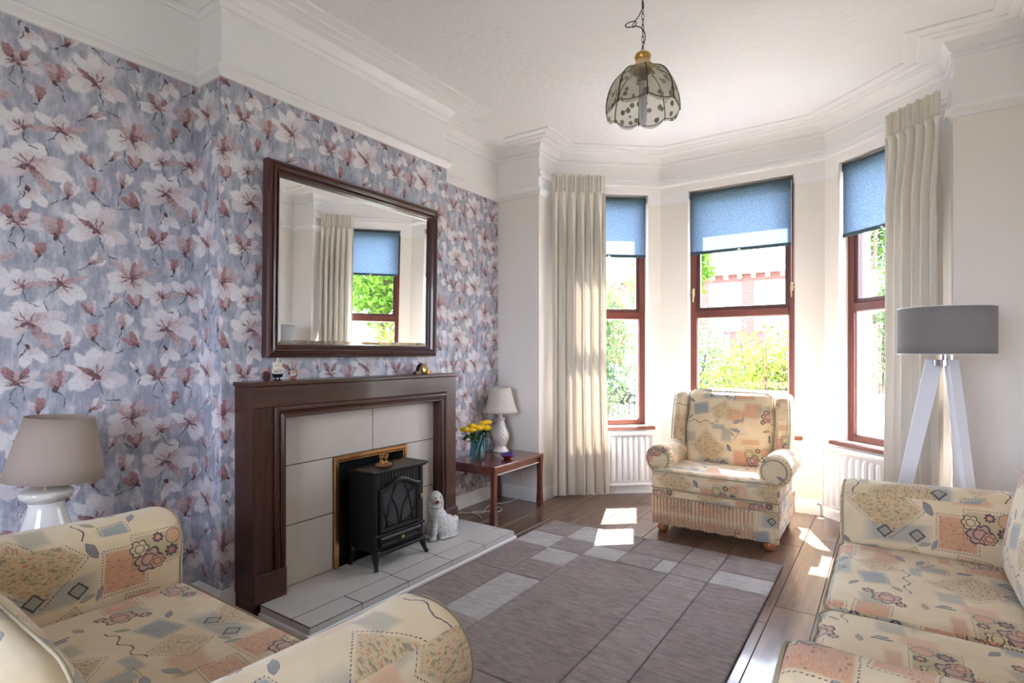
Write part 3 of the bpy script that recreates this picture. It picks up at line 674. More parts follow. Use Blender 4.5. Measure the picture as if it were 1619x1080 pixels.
# radiators under the slanting windows
def radiator(i, s0, s1, label, valve_side):
    j0, j1, d, n_in = WIN[i]; a = Vector(bay[i])
    c = a + d * ((s0 + s1) / 2) + n_in * .085; rz = math.atan2(d.y, d.x); W = (s1 - s0) / 2
    r = tag(empty('radiator', (c.x, c.y, 0), rz), label, 'radiator', 'radiators under the bay windows')
    z0, z1 = .095, .575
    prof = []; n = int(W * 2 / .056); st = 2 * (W - .02) / n
    X = [(-W, -.028)]
    for k in range(n):
        x0 = -W + .02 + k * st; X += [(x0 + st * .0, -.028), (x0 + st * .18, -.042), (x0 + st * .5, -.042), (x0 + st * .68, -.028)]
    X += [(W, -.028)]
    rows = []
    for z, f in [(z0 + .02, 0), (z0 + .045, 0), (z0 + .07, 1), (z1 - .07, 1), (z1 - .045, 0), (z1 - .02, 0)]:
        rows.append([(x, -.028 + (y + .028) * f, z) for x, y in X])
    mb = MB(); mb.grid(rows)
    mb.box(-W, W, -.028, .02, z0 + .02, z1 - .02)
    mb.build('panel', M['radiator'], r, auto=35)
    mb = MB(); mb.box(-W - .004, W + .004, -.036, .04, z1 - .022, z1); mb.build('top_grille', M['radiator'], r, bevel=.004)
    for sx in (-1, 1):
        mb = MB(); mb.box(min(sx * W, sx * (W + .005)), max(sx * W, sx * (W + .005)), -.034, .038, z0 + .01, z1 - .01); mb.build('side_panel', M['radiator'], r, bevel=.002)
    mb = MB(); mb.box(-W, W, -.03, .02, z0, z0 + .022); mb.build('bottom_rail', M['radiator'], r, bevel=.004)
    vx = valve_side * (W + .045)
    mb = MB(); mb.lathe([(.0075, 0), (.0075, .10), (.014, .10), (.014, .125), (.010, .13), (.010, .165), (.007, .17), (0, .17)], (vx, 0, 0), 16, cap=False)
    mb.tube([(vx, 0, .115), (vx - valve_side * .045, 0, .115)], .011, 10); mb.tube([(vx, -.0, .115), (vx, -.035, .115)], .009, 10)
    v = mb.build('valve', M['chrome'], r, auto=40)
    mb = MB(); mb.lathe([(.028, 0), (.026, .006), (.009, .010), (.009, .004)], (vx, 0, 0), 20, cap=False); mb.build('pipe_collar', M['gloss_white'], v, smooth=True)
    for bx in (-W * .6, W * .6):
        mb = MB(); mb.box(bx - .015, bx + .015, .02, .066, .2, .5); mb.build('bracket', M['radiator'], r)
radiator(0, .47, .87, 'white panel radiator under the left bay window by the long curtain', 1)
radiator(2, .10, .64, 'white panel radiator under the right bay window behind the sofa arm', -1)
# stop: curtains
def curtain(p0, p1, label, seed, tilt=0):
    p0 = Vector(p0); p1 = Vector(p1); d = (p1 - p0); L = d.length; d.normalize(); n_in = Vector((d.y, -d.x))
    if n_in.dot(Vector((-1.1, 2.5)) - p0) < 0: n_in = -n_in
    root = tag(empty('curtain', (p0.x, p0.y, 0)), label, 'curtain', 'long cream curtains of the bay')
    rr = random.Random(seed); nf = 6; N = 200
    ph = [rr.uniform(-.5, .5) for _ in range(nf + 1)]; am = [rr.uniform(.8, 1.2) for _ in range(nf + 1)]
    def fold(s, z):
        u = s * nf; i = int(min(u, nf - .001)); f = u - i
        a = am[i] * (1 - f) + am[i + 1] * f
        top = max(0, min(1, (2.74 - z) / .45)); A = .010 + .042 * top
        w_ = 2 * math.pi * u + .25 * math.sin(z * .9 + seed) + ph[i] * (1 - f) + ph[i + 1] * f; y = A * a * (math.sin(w_) + .22 * math.sin(2 * w_ + 1)) + .004 * top * math.sin(2 * math.pi * u * 2.3 + z * .6 + seed)
        if z > 2.70:                       # pinch pleats: groups of three
            k = min(1, (z - 2.70) / .05); g = (u % 1)
            y = y * (1 - k * .7) + k * .024 * abs(math.sin(3 * math.pi * g)) ** .6 * (1 if g < .67 else .15)
        xw = .012 * top * math.sin(4 * math.pi * u)
        return xw, y
    zs = [.045, .05] + [.05 + (2.70 - .05) * i / 26 for i in range(1, 27)] + [2.715, 2.73, 2.75, 2.78, 2.82, 2.86, 2.88]
    for part, za, zb in (('drape', 0, 2.731), ('heading', 2.729, 3)):
        P = []
        for z in zs:
            if z < za or z > zb: continue
            row = []
            for j in range(N + 1):
                s = j / N; xw, y = fold(s, z)
                fl_ = 1 + .05 * max(0, (1.2 - z)) + tilt * 0
                q = d * (s * L * fl_ + xw) + n_in * (y + .03 * 0)
                zz = z + (.006 * math.sin(s * 40) if z > 2.87 else 0)
                row.append((q.x, q.y, zz))
            P.append(row)
        mb = MB(); mb.grid(P); o = mb.build(part, M['curtain'], root, smooth=True)
        md = o.modifiers.new('cloth', 'SOLIDIFY'); md.thickness = .003
    mb = MB(); a = Vector((0, 0)) - n_in * .035; b = d * L - n_in * .035
    mb.tube([(a.x, a.y, 2.80), (b.x, b.y, 2.80)], .008, 8); mb.build('track', M['gloss_white'], root)
curtain((-2.46, 4.21), (-2.10, 4.53), 'long cream pinch-pleat curtain at the left of the bay', 1)
curtain((.25, 4.19), (-.03, 4.45), 'long cream pinch-pleat curtain at the right of the bay behind the floor lamp', 5)

# ------------------------------------------------------------------ fireplace (built in room coordinates)
_build = MB.build
def wbuild(mb, name, mats, parent, **k):
    o = _build(mb, name, mats, parent, **k)
    root = parent
    loc = Vector((0, 0, 0)); p = parent
    while p is not None: loc = loc + p.location; p = p.parent
    if parent.type == 'EMPTY': o.matrix_parent_inverse = Matrix.Translation(-parent.location)
    return o
fp = tag(empty('fireplace', (XB, 2.27, .055)), 'dark mahogany fireplace surround with beige tiled panel under the big mirror', 'fireplace')
MY, MZ = M['mahogany'], M['mahogany_z']
y0, y1, xf, zt = 1.505, 3.035, -2.575, 1.154
hz = .056
mb = MB(); mb.box(XB, xf + .012, y0 - .012, y1 + .012, zt - .022, zt); wbuild(mb, 'mantel_shelf', MY, fp, bevel=.006)
mb = MB(); mb.box(XB, xf, y0, y1, 1.025, zt - .022); wbuild(mb, 'frieze', MY, fp, bevel=.003)
for a, b in ((y0, y0 + .11), (y1 - .11, y1)):
    mb = MB(); mb.box(XB, xf, a, b, hz, 1.025); wbuild(mb, 'pilaster', MZ, fp, bevel=.003)
for a, b in ((y0 - .006, y0 + .175), (y1 - .175, y1 + .006)):
    mb = MB(); mb.box(-2.66, xf + .016, a, b, hz, hz + .145); wbuild(mb, 'plinth_block', MZ, fp, bevel=.005)
# bolection moulding round the opening
def boll(pts): return pts
o0, o1 = y0 + .11, y1 - .11
prof = [(.0, .0), (.0, .010), (.008, .018), (.018, .020), (.026, .012), (.030, .008), (.036, .014), (.044, .022), (.054, .022), (.060, .012), (.064, -.02), (.064, -.06), (.0, -.06)]   # (inward distance, proud of face)
for nm, m in (('side_moulding', MZ), ('head_moulding', MY)):
    if nm == 'side_moulding':
        for sy, yy in ((1, o0), (-1, o1)):
            mb = MB(); P = [[(xf + q, yy + sy * s, z if k == 0 else 1.025 - s) for s, q in prof] for k, z in enumerate((hz + .145, 0))]
            mb.grid(P, cv=True); mb.add(P[0], [tuple(range(len(prof)))]); wbuild(mb, nm, m, fp, auto=35)
    else:
        mb = MB(); P = [[(xf + q, o0 + s, 1.025 - s) for s, q in prof], [(xf + q, o1 - s, 1.025 - s) for s, q in prof]]
        mb.grid(P, cv=True); wbuild(mb, nm, m, fp, auto=35)
# tiled panel
xt = -2.64; ya, yb = o0 + .05, o1 - .05; zt0, ztt = hz, .985; bx0, bx1, bz = 2.025, 2.60, .70
mb = MB()
mb.box(XB, xt - .002, ya - .01, bx0, zt0, ztt); mb.box(XB, xt - .002, bx1, yb + .01, zt0, ztt); mb.box(XB, xt - .002, bx0, bx1, bz, ztt); wbuild(mb, 'grout_backing', M['grout'], fp)
g = .0022
mb = MB(); mb.box(XB, xf, y0, 1.5315, 0, hz); wbuild(mb, 'side_block', MZ, fp)
def tile(yy0, yy1, zz0, zz1):
    mb = MB(); mb.box(xt - .012, xt, yy0 + g, yy1 - g, zz0 + g, zz1 - g); wbuild(mb, 'tile', M['tile'], fp, bevel=.0015, seg=1)
tile(ya, 2.32, bz, ztt); tile(2.32, yb, bz, ztt)
for a, b in ((ya, bx0), (bx1, yb)):
    tile(a, b, .38, bz); tile(a, b, zt0, .38)
# brass-edged firebox
mb = MB(); P = []
fr = [(0, 0), (0, .012), (.006, .018), (.020, .018), (.028, .010), (.034, .010), (.034, 0)]
pth = [(bx0, hz), (bx0, bz), (bx1, bz), (bx1, hz)]
cor_ = [(1, 0), (1, -1), (-1, -1), (-1, 0)]
for (yy, zz), (cy, cz) in zip(pth, cor_): P.append([(xt + q, yy + cy * s, zz + cz * s) for s, q in fr])
mb.grid(P, cv=True); mb.add(P[0], [tuple(range(len(fr)))]); mb.add(P[-1], [tuple(range(len(fr)))]); tag(wbuild(mb, 'brass_trim', M['copper_brass'], fp, auto=35), 'polished brass edging of the fire opening')
mb = MB(); mb.box(XB, XB + .006, bx0, bx1, hz, bz); mb.box(XB, xt, bx0 + .026, bx0 + .034, hz, bz - .03); mb.box(XB, xt, bx1 - .034, bx1 - .026, hz, bz - .03); mb.box(XB, xt, bx0 + .026, bx1 - .026, bz - .034, bz - .026); mb.box(XB, xt, bx0 + .03, bx1 - .03, hz, hz + .003)
wbuild(mb, 'firebox', M['black'], fp)

# hearth
he = tag(empty('hearth', (-2.4, 2.355, 0)), 'low hearth of grey-beige tiles with white edge strip in front of the fireplace', 'hearth')
hx0, hx1, hy0, hy1 = XB, -2.165, 1.533, 3.182
mb = MB(); mb.box(hx0 + .001, hx1 - .0022, hy0 + .003, hy1 - .006, 0, .0530); wbuild(mb, 'slab', M['grout'], he)
mb = MB(); mb.box(hx1 - .006, hx1 + .012, hy0 - .012, hy1 + .012, 0, .020); mb.box(-2.56, hx1 - .006, hy0 - .012, hy0 + .006, 0, .020); mb.box(-2.56, hx1 - .006, hy1 - .006, hy1 + .012, 0, .020); wbuild(mb, 'edge_strip', M['gloss_white'], he, bevel=.003)
xs = -2.306
g = .0032
def htile(x0, x1, a, b): mb = MB(); mb.box(x0 + g, x1 - g * (.25 if x1 == hx1 else 1), a + g, b - g, .0528, .0555); wbuild(mb, 'tile', M['tile_h'], he, bevel=.0015, seg=1)
ys = [hy0, 1.836, 2.155, 2.518, 2.838, hy1]
for a, b in zip(ys, ys[1:]):
    htile(xs, hx1, a, b); mb = MB(); mb.box(hx1 - .008, hx1, a + g * .5, b - g * .5, .022, .0490); wbuild(mb, 'front_tile', M['tile_h'], he, bevel=.001, seg=1)
for a, b in ((hy0, 2.165), (2.165, 2.53), (2.53, hy1)): htile(hx0 + .085 if False else -2.655, xs, a, b)
for (x0, x1) in ((-2.56, xs), (xs, hx1)):
    mb = MB(); mb.box(x0 + g, x1 - g, hy0 - .001, hy0 + .008, .022, .0490); wbuild(mb, 'side_tile', M['tile_h'], he)

# ------------------------------------------------------------------ electric stove
st = tag(empty('stove', (-2.5, 2.325, .056)), 'small black stove-style electric heater standing on the hearth', 'stove')
K = M['black_iron']; sx0, sx1, sy0, sy1 = -2.635, -2.405, 2.125, 2.525; sb, stp = .056 + .105, .600
mb = MB(); mb.box(sx0, sx1 - .02, sy0 + .006, sy1 - .006, sb, stp); wbuild(mb, 'body', K, st, bevel=.004)
mb = MB(); mb.box(sx0 - .005, sx1 + .022, sy0 - .022, sy1 + .022, stp + .010, stp + .026); mb.box(sx0, sx1 + .010, sy0 - .010, sy1 + .010, stp, stp + .010); wbuild(mb, 'top_plate', K, st, bevel=.005)
for yy in (sy0 + .006, sy1 - .030):
    mb = MB(); mb.box(sx1 - .022, sx1, yy, yy + .024, sb, stp); wbuild(mb, 'corner_post', K, st, bevel=.004)
# grooved fascia above the door
mb = MB(); n = 13
for i in range(n):
    a = sy0 + .034 + i * (sy1 - sy0 - .068) / n; mb.box(sx1 - .018, sx1 - .008, a + .002, a + (sy1 - sy0 - .068) / n - .002, .50, stp)
wbuild(mb, 'fluted_panel', K, st, bevel=.001, seg=1)
# door: arched frame
def door_top(y): u = (y - 2.325) / .165; return .520 + .045 * (math.cos(math.pi * u) * .5 + .5) - .01 * abs(u)
dy0, dy1, dz0 = 2.160, 2.490, .262
loop = [(dy0, dz0)] + [(dy0 + (dy1 - dy0) * i / 24, door_top(dy0 + (dy1 - dy0) * i / 24)) for i in range(25)] + [(dy1, dz0)]
inn = [(dy0 + .028, dz0 + .028)] + [(dy0 + .028 + (dy1 - dy0 - .056) * i / 24, door_top(dy0 + .028 + (dy1 - dy0 - .056) * i / 24) - .030) for i in range(25)] + [(dy1 - .028, dz0 + .028)]
mb = MB(); P = []
for (a, b), (c, d2) in zip(loop, inn): P.append([(sx1 - .012, a, b), (sx1 + .006, a, b), (sx1 + .012, a + (c - a) * .3, b + (d2 - b) * .3), (sx1 + .010, a + (c - a) * .8, b + (d2 - b) * .8), (sx1 + .002, c, d2), (sx1 - .012, c, d2)])
mb.grid(P, cu=True); door = wbuild(mb, 'door', K, st, auto=40)
mb = MB(); n = len(inn); mb.add([(sx1 - .006, a, b) for a, b in inn], [tuple(range(n))]); mb.add([(sx1 - .010, a, b) for a, b in inn], [tuple(range(n))]); wbuild(mb, 'glass', M['dark_glass'], st)
mb = MB(); gx = sx1 - .002
def arc(ya_, za, yb_, zb_, bow):
    pts = []
    for i in range(13):
        t = i / 12; y = ya_ + (yb_ - ya_) * t; z = za + (zb_ - za) * t; m = math.sin(math.pi * t) * bow; L = math.hypot(yb_ - ya_, zb_ - za); pts.append((gx, y - (zb_ - za) / L * m, z + (yb_ - ya_) / L * m))
    mb.tube(pts, .0042, 6)
gz0 = dz0 + .028; cy = 2.325
arc(2.222, gz0, 2.29, .520, .015); arc(2.428, gz0, 2.36, .520, -.015); arc(2.30, gz0, 2.19, .415, .03); arc(2.35, gz0, 2.46, .415, -.03); arc(2.335, gz0, 2.40, .46, .018); arc(2.315, gz0, 2.25, .46, -.018)
arc(2.40, .46, 2.46, .49, .004); arc(2.29, .52, 2.33, .545, .002); arc(2.36, .52, 2.32, .545, -.002)
wbuild(mb, 'lattice', K, st, smooth=True)
mb = MB(); mb.tube([(sx1 + .012, 2.478, .40), (sx1 + .026, 2.478, .404), (sx1 + .026, 2.478, .43), (sx1 + .012, 2.478, .436)], .005, 8); wbuild(mb, 'door_handle', M['brass'], st, smooth=True)
mb = MB(); mb.box(sx1 - .02, sx1 - .002, sy0 + .03, sy1 - .03, .165, .262); mb.box(sx1 - .02, sx1 + .010, sy0 + .0, sy1 - .0, .245, .258); wbuild(mb, 'apron', K, st, bevel=.003)
mb = MB(); X = sx1
q = [(.0, 0), (.0, .010), (.012, .016), (.020, .006), (.024, .006)]
rect = [(dy0, .180), (dy0, .240), (dy1, .240), (dy1, .180)]; cc_ = [(1, 1), (1, -1), (-1, -1), (-1, 1)]
mb.grid([[(X - .002 + qq, a + s * c1, b + s * c2) for s, qq in q] for (a, b), (c1, c2) in zip(rect, cc_)], cu=True)
mb.add([(X + .004, dy0 + .022, .202), (X + .004, dy1 - .022, .202), (X + .004, dy1 - .022, .218), (X + .004, dy0 + .022, .218)], [(0, 1, 2, 3)])
dr = wbuild(mb, 'drawer', K, st, auto=35)
mb = MB(); mb.lathe([(.004, 0), (.004, .012), (.011, .016), (.012, .022), (.006, .028), (0, .028)], (X + .002, 2.325, .211), 16, 'X', cap=False); kn = _build(mb, 'knob', M['brass'], dr, smooth=True)
mb = MB(); mb.box(sx0 + .01, sx1 + .016, sy0 + .01, sy1 - .01, .150, .162); mb.box(sx1 - .012, sx1 + .020, sy0 + .0, sy1 - .0, .140, .160); wbuild(mb, 'base_shelf', K, st, bevel=.005)
mb = MB(); mb.box(sx0 + .04, sx1 - .05, sy0 + .10, sy1 - .06, .105, .150); wbuild(mb, 'fan_housing', K, st, bevel=.003)
for lx, ly, dx_, dy_ in ((sx1 - .01, sy0 + .02, 1, -1), (sx1 - .01, sy1 - .02, 1, 1), (sx0 + .03, sy0 + .02, -1, -1), (sx0 + .03, sy1 - .02, -1, 1)):
    mb = MB(); k = .35 if dy_ < 0 else 1.0
    mb.tube([(lx, ly, .165), (lx + .004 * dx_, ly + .012 * dy_ * k, .13), (lx + .012 * dx_, ly + .024 * dy_ * k, .085), (lx + .016 * dx_, ly + .034 * dy_ * k, .064), (lx + .018 * dx_, ly + .038 * dy_ * k, .057)], [.024, .020, .013, .012, .016], 10)
    wbuild(mb, 'leg', K, st, smooth=True)

# brass ornament on the stove top: round wooden base, balance scales and a bell
bo = tag(empty('ornament', (-2.49, 2.27, stp + .026)), 'small brass ornament on round wooden base standing on the stove top', 'ornament')
mb = MB(); mb.lathe([(.0, 0), (.046, 0), (.050, .006), (.048, .014), (.040, .018), (0, .018)], n=28, cap=False); _build(mb, 'base', simple('varnished_base', srgb(128, 82, 52), .3), bo, smooth=True)
mb = MB(); mb.lathe([(.018, .018), (.017, .022), (.010, .028), (.011, .048), (.016, .056), (.006, .060), (0, .064)], (-.004, -.014, 0), 16, cap=False); mb.lathe([(.014, .018), (.009, .03), (.012, .044), (.014, .052), (.004, .058), (0, .066)], (0, .018, 0), 16, cap=False)
mb.tube([(0, .0, .018), (0, .002, .056), (0, .002, .075)], .0028, 6); mb.tube([(0, -.022, .062), (0, .0, .070), (0, .030, .066)], .0028, 6); mb.ball((0, .030, .060), .009); mb.ball((0, -.022, .066), .007)
_build(mb, 'figures', M['old_brass'], bo, smooth=True)

# ------------------------------------------------------------------ pottery spaniel
dog = tag(empty('dog_figurine', (-2.50, 2.79, .056), R(-12)), 'white glazed pottery spaniel with rust-brown muzzle sitting on the hearth', 'figurine')
mb = MB()
B = lambda c, rx, ry, rz, rot=None: mb.ball(c, rx, ry, rz, 20, rot=rot)
# local axes: chest toward -y, rump toward +y, viewer side +x
B((0, .035, .075), .062, .085, .075); B((0, -.012, .125), .056, .062, .085, (R(20), 0, 0)); B((0, -.042, .165), .050, .048, .075); B((.0, -.05, .215), .040, .040, .055)
B((.008, -.052, .272), .046, .046, .048); B((.035, -.062, .262), .030, .026, .022, (0, 0, R(-20))); B((.0, -.045, .295), .034, .036, .026)
for sx in (-1, 1):
    B((sx * .026, -.070, .075), .021, .022, .085, (R(-4), 0, 0)); B((sx * .028, -.088, .014), .022, .030, .015)
    B((sx * .046, .045, .058), .028, .055, .058); B((sx * .046, -.005, .014), .022, .040, .015)
B((0, .105, .065), .030, .034, .050, (R(-20), 0, 0)); B((.01, .115, .10), .024, .022, .028); B((0, .05, .012), .075, .085, .013)
# ears either side of the turned head
B((.002, -.098, .250), .020, .014, .060, (R(-6), 0, 0)); B((.012, -.008, .250), .022, .015, .058, (R(10), 0, 0)); B((.002, -.095, .20), .018, .014, .035); B((.01, -.004, .205), .019, .015, .03)
body = _build(mb, 'body', None or M['ceramic'], dog, norm=True)
rm = body.modifiers.new('one_body', 'REMESH'); rm.mode = 'VOXEL'; rm.voxel_size = .0045; rm.use_smooth_shade = True
sm = body.modifiers.new('soften', 'SMOOTH'); sm.iterations = 3; sm.factor = .6
dt = NT('curled_coat_glaze'); cc0 = dt.coord(); hh = dt.noise(dt.mapping(cc0, sc=(1, 1, .6)), 75, 3, .7)
dt.end(dt.bsdf(dt.mix(dt.mr(hh, .35, .6), srgb(206, 206, 206), srgb(240, 239, 236)), .22, 0, dt.bump(hh, 1., .02), coat=.5)); body.data.materials.clear(); body.data.materials.append(dt.m)
rust = simple('rust_brown_glaze', srgb(150, 74, 44), .3)
mb = MB(); mb.ball((.054, -.070, .260), .013, .017, .013, 14); tag(_build(mb, 'muzzle', rust, dog, smooth=True), 'rust-brown muzzle')
mb = MB(); mb.ball((.070, -.074, .268), .006, .006, .005, 10); _build(mb, 'nose', M['black'], dog, smooth=True)
for yy in (-.075, -.040):
    mb = MB(); mb.ball((.048, yy, .284), .006, .006, .005, 10); _build(mb, 'eye', M['black'], dog, smooth=True)
mb = MB(); mb.tube([(.03 * math.cos(a) * 1.45, -.05 + .045 * math.sin(a), .222 - .012 * math.cos(a)) for a in [2 * math.pi * i / 24 for i in range(24)]], .0025, 6, closed=True); _build(mb, 'collar_chain', M['old_brass'], dog, smooth=True)

# ------------------------------------------------------------------ mirror over the fireplace
mi_ = tag(empty('wall_mirror', (XB + .018, 2.30, 1.275)), 'large rectangular wall mirror in dark moulded wood frame over the fireplace', 'mirror')
mi_.rotation_euler = (0, R(.9), R(.3))
my0, my1, mz1 = -.655, .658, 1.048
fprof = [(0, -.012), (0, .030), (.008, .042), (.018, .046), (.024, .038), (.030, .036), (.036, .044), (.046, .040), (.054, .026), (.060, .024), (.064, .030), (.070, .028), (.074, .018), (.074, -.012)]
def frame_side(a, b, ca, cb, mat):
    mb = MB(); P = [[(q, p[0] + c[0] * s, p[1] + c[1] * s) for s, q in fprof] for p, c in ((a, ca), (b, cb))]
    mb.grid(P, cv=True); return _build(mb, 'frame_side', mat, mi_, auto=30)
frame_side((my0, 0), (my1, 0), (1, 1), (-1, 1), M['frame_y']); frame_side((my0, mz1), (my1, mz1), (1, -1), (-1, -1), M['frame_y'])
frame_side((my0, 0), (my0, mz1), (1, 1), (1, -1), M['frame_z']); frame_side((my1, 0), (my1, mz1), (-1, 1), (-1, -1), M['frame_z'])
mb = MB(); i0, i1, k0, k1, bw, gx0, gx1 = my0 + .07, my1 - .07, .07, mz1 - .07, .024, .010, .0145
o_ = [(i0, k0), (i1, k0), (i1, k1), (i0, k1)]; n_ = [(i0 + bw, k0 + bw), (i1 - bw, k0 + bw), (i1 - bw, k1 - bw), (i0 + bw, k1 - bw)]
mb.add([(gx0, a, b) for a, b in o_] + [(gx1, a, b) for a, b in n_] + [(0, a, b) for a, b in o_], [(4, 5, 6, 7), (0, 1, 5, 4), (1, 2, 6, 5), (2, 3, 7, 6), (3, 0, 4, 7), (8, 11, 10, 9), (0, 8, 9, 1), (1, 9, 10, 2), (2, 10, 11, 3), (3, 11, 8, 0)])
_build(mb, 'mirror_glass', M['mirror'], mi_)
mb = MB(); mb.box(-.012, -.002, my0 + .02, my1 - .02, .02, mz1 - .02); _build(mb, 'backing', M['black'], mi_)

# ------------------------------------------------------------------ mantel ornaments
MT = zt
sh = tag(empty('model_ship', (-2.66, 1.69, MT)), 'small model sailing ship with cream sails at the left end of the mantel', 'ornament')
mb = MB(); P = []
for i in range(9):
    u = -1 + i / 4; w = .012 * (1 - abs(u) ** 2.4) + .001; zz = .020 + .006 * u * u
    P.append([(-w, u * .034, zz + .014), (-w * .9, u * .032, zz + .006), (0, u * .026, .016), (w * .9, u * .032, zz + .006), (w, u * .034, zz + .014)])
mb.grid(P, cv=True); mb.add(P[0], [(0, 1, 2, 3, 4)]); mb.add(P[-1], [(0, 1, 2, 3, 4)]); _build(mb, 'hull', simple('navy_hull', srgb(24, 26, 40), .35), sh, auto=40)
mb = MB(); mb.box(-.008, .008, -.020, .020, 0, .006); mb.box(-.004, .004, -.012, -.008, .006, .02); mb.box(-.004, .004, .008, .012, .006, .02); _build(mb, 'stand', M['black'], sh, bevel=.001)
mb = MB(); mb.box(-.0115, .0115, -.029, .029, .0355, .042); _build(mb, 'deck', simple('pale_deck', srgb(216, 208, 190), .5), sh, bevel=.001)
for yy, hh2 in ((-.018, .105), (.0, .125), (.018, .108)):
    mb = MB(); mb.tube([(0, yy, .034), (0, yy, hh2)], .0011, 6); mast = _build(mb, 'mast', M['dark_metal'], sh)
for yy, zz, w, h in ((-.018, .052, .011, .020), (-.018, .074, .009, .018), (.0, .052, .013, .024), (.0, .080, .011, .022), (.0, .103, .008, .016), (.018, .052, .011, .020), (.018, .075, .009, .020)):
    mb = MB(); mb.grid([[(.004 * math.cos(a * 1.4) + .001, yy + w * a * (1 if False else 1), zz + h * b - .002 * math.sin(3 * a)) for a in (-1, -.6, -.2, .2, .6, 1)] for b in (0, .5, 1)])
    o = _build(mb, 'sail', simple('sail_cloth', srgb(226, 218, 198), .8) if 'sail_cloth' not in bpy.data.materials else bpy.data.materials['sail_cloth'], sh, smooth=True); o.modifiers.new('t', 'SOLIDIFY').thickness = .0008
mb = MB(); mb.add([(0, -.036, .040), (0, -.020, .046), (0, -.020, .090), (.001, -.036, .040), (.001, -.020, .046), (.001, -.020, .090)], [(0, 1, 2), (3, 5, 4), (0, 3, 4, 1), (1, 4, 5, 2), (2, 5, 3, 0)]); _build(mb, 'sail', bpy.data.materials['sail_cloth'], sh)
mb = MB(); mb.tube([(0, .030, .04), (0, .050, .050)], .001, 6); mb.tube([(0, -.033, .04), (0, -.048, .052)], .001, 6); _build(mb, 'bowsprit', M['dark_metal'], sh)
dg = tag(empty('wooden_disc', (-2.685, 1.640, MT)), 'small dark round wooden ornament behind the model ship', 'ornament')
mb = MB(); mb.lathe([(0, -.006), (.020, -.006), (.024, -.002), (.024, .002), (.020, .006), (0, .006)], (0, 0, .026), 24, 'X', cap=False); mb.box(-.008, .008, -.012, .012, 0, .006); _build(mb, 'disc', simple('plum_wood', srgb(84, 50, 48), .4), dg, smooth=False, auto=30)
gl = tag(empty('globe_ornament', (-2.665, 1.785, MT)), 'tiny globe on orange-brown stand to the right of the model ship', 'ornament')
mb = MB(); mb.lathe([(0, 0), (.017, 0), (.019, .003), (.012, .008), (.010, .013), (0, .014)], n=20, cap=False); _build(mb, 'stand', simple('amber_wood', srgb(150, 76, 44), .3), gl, smooth=True)
gt = NT('globe_map'); nn = gt.noise(gt.coord(), 60, 3); gt.end(gt.bsdf(gt.mix(gt.mr(nn, .48, .54), srgb(206, 196, 190), srgb(176, 132, 96)), .2))
mb = MB(); mb.ball((0, 0, .034), .020, n=20); _build(mb, 'globe', gt.m, gl, smooth=True)
mb = MB(); mb.tube([(0, .024 * math.cos(a), .034 + .024 * math.sin(a)) for a in [R(q) for q in range(-90, 91, 12)]], .0016, 6); mb.ball((0, -.026, .036), .005); _build(mb, 'ring', M['dark_metal'], gl, smooth=True)
ck = tag(empty('mantel_clock', (-2.665, 2.78, MT)), 'small dark arched clock with gilt face and scrolls at the right end of the mantel', 'clock')
mb = MB(); out = [(-.074, 0), (-.074, .010), (-.060, .016), (-.046, .024), (-.038, .044), (-.028, .062), (-.012, .072), (.004, .073), (.020, .066), (.034, .050), (.044, .040), (.044, .030), (.056, .022), (.070, .014), (.072, 0)]
n = len(out); mb.add([(-.018, a, b) for a, b in out] + [(.018, a, b) for a, b in out], [tuple(range(n)), tuple(range(2 * n - 1, n - 1, -1))] + [(i, (i + 1) % n, n + (i + 1) % n, n + i) for i in range(n)])
_build(mb, 'case', simple('dark_clock_wood', srgb(40, 26, 24), .3), ck, bevel=.002)
mb = MB(); mb.lathe([(0, 0), (.024, 0), (.026, .003), (.022, .006), (.019, .004), (0, .004)], (.018, .002, .036), 24, 'X', cap=False); _build(mb, 'dial', M['brass'], ck, auto=40)
mb = MB(); mb.tube([(.024, .002, .036), (.024, .002, .050)], .0012, 6); mb.tube([(.024, .002, .036), (.024, .012, .040)], .0012, 6); _build(mb, 'hands', M['black'], ck)
mb = MB()
for i, zz in enumerate((.004, .012, .020)): mb.box(.004, .022, .030, .064 - i * .006, zz, zz + .006)
for yy in (.064, -.062): mb.tube([(.02, yy + .009 * math.cos(a), .010 + .009 * math.sin(a)) for a in [2 * math.pi * i / 14 for i in range(14)]], .003, 6, closed=True)
for yy in (-.02, -.005, .01, .022): mb.ball((.02, yy, .008), .006)
_build(mb, 'gilt_scrollwork', M['old_brass'], ck, auto=40)

# ------------------------------------------------------------------ side table in the alcove
tb = tag(empty('side_table', (-2.69, 3.68, 0)), 'reddish-brown wooden side table with square legs in the alcove', 'table')
tx0, tx1, ty0, ty1, th = -.245, .245, -.355, .355, .44
mb = MB(); mb.box(tx0, tx1, ty0, ty1, th - .024, th); _build(mb, 'tabletop', M['table_wood'], tb, bevel=.004)
for nm, (a, b, c, d2) in {'long_front': (tx1 - .035, tx1 - .020, ty0 + .05, ty1 - .05), 'long_back': (tx0 + .02, tx0 + .035, ty0 + .05, ty1 - .05), 'a': (tx0 + .05, tx1 - .05, ty0 + .02, ty0 + .035), 'b': (tx0 + .05, tx1 - .05, ty1 - .035, ty1 - .02)}.items():
    mb = MB(); mb.box(a, b, c, d2, th - .075, th - .024); _build(mb, 'apron', M['table_wood'], tb, bevel=.002)
mb = MB(); mb.box(tx1 - .020, tx1 - .016, ty0 + .05, ty1 - .05, th - .074, th - .068); tag(_build(mb, 'pale_edge_strip', M['wire'], tb), 'pale strip along the bottom of the apron')
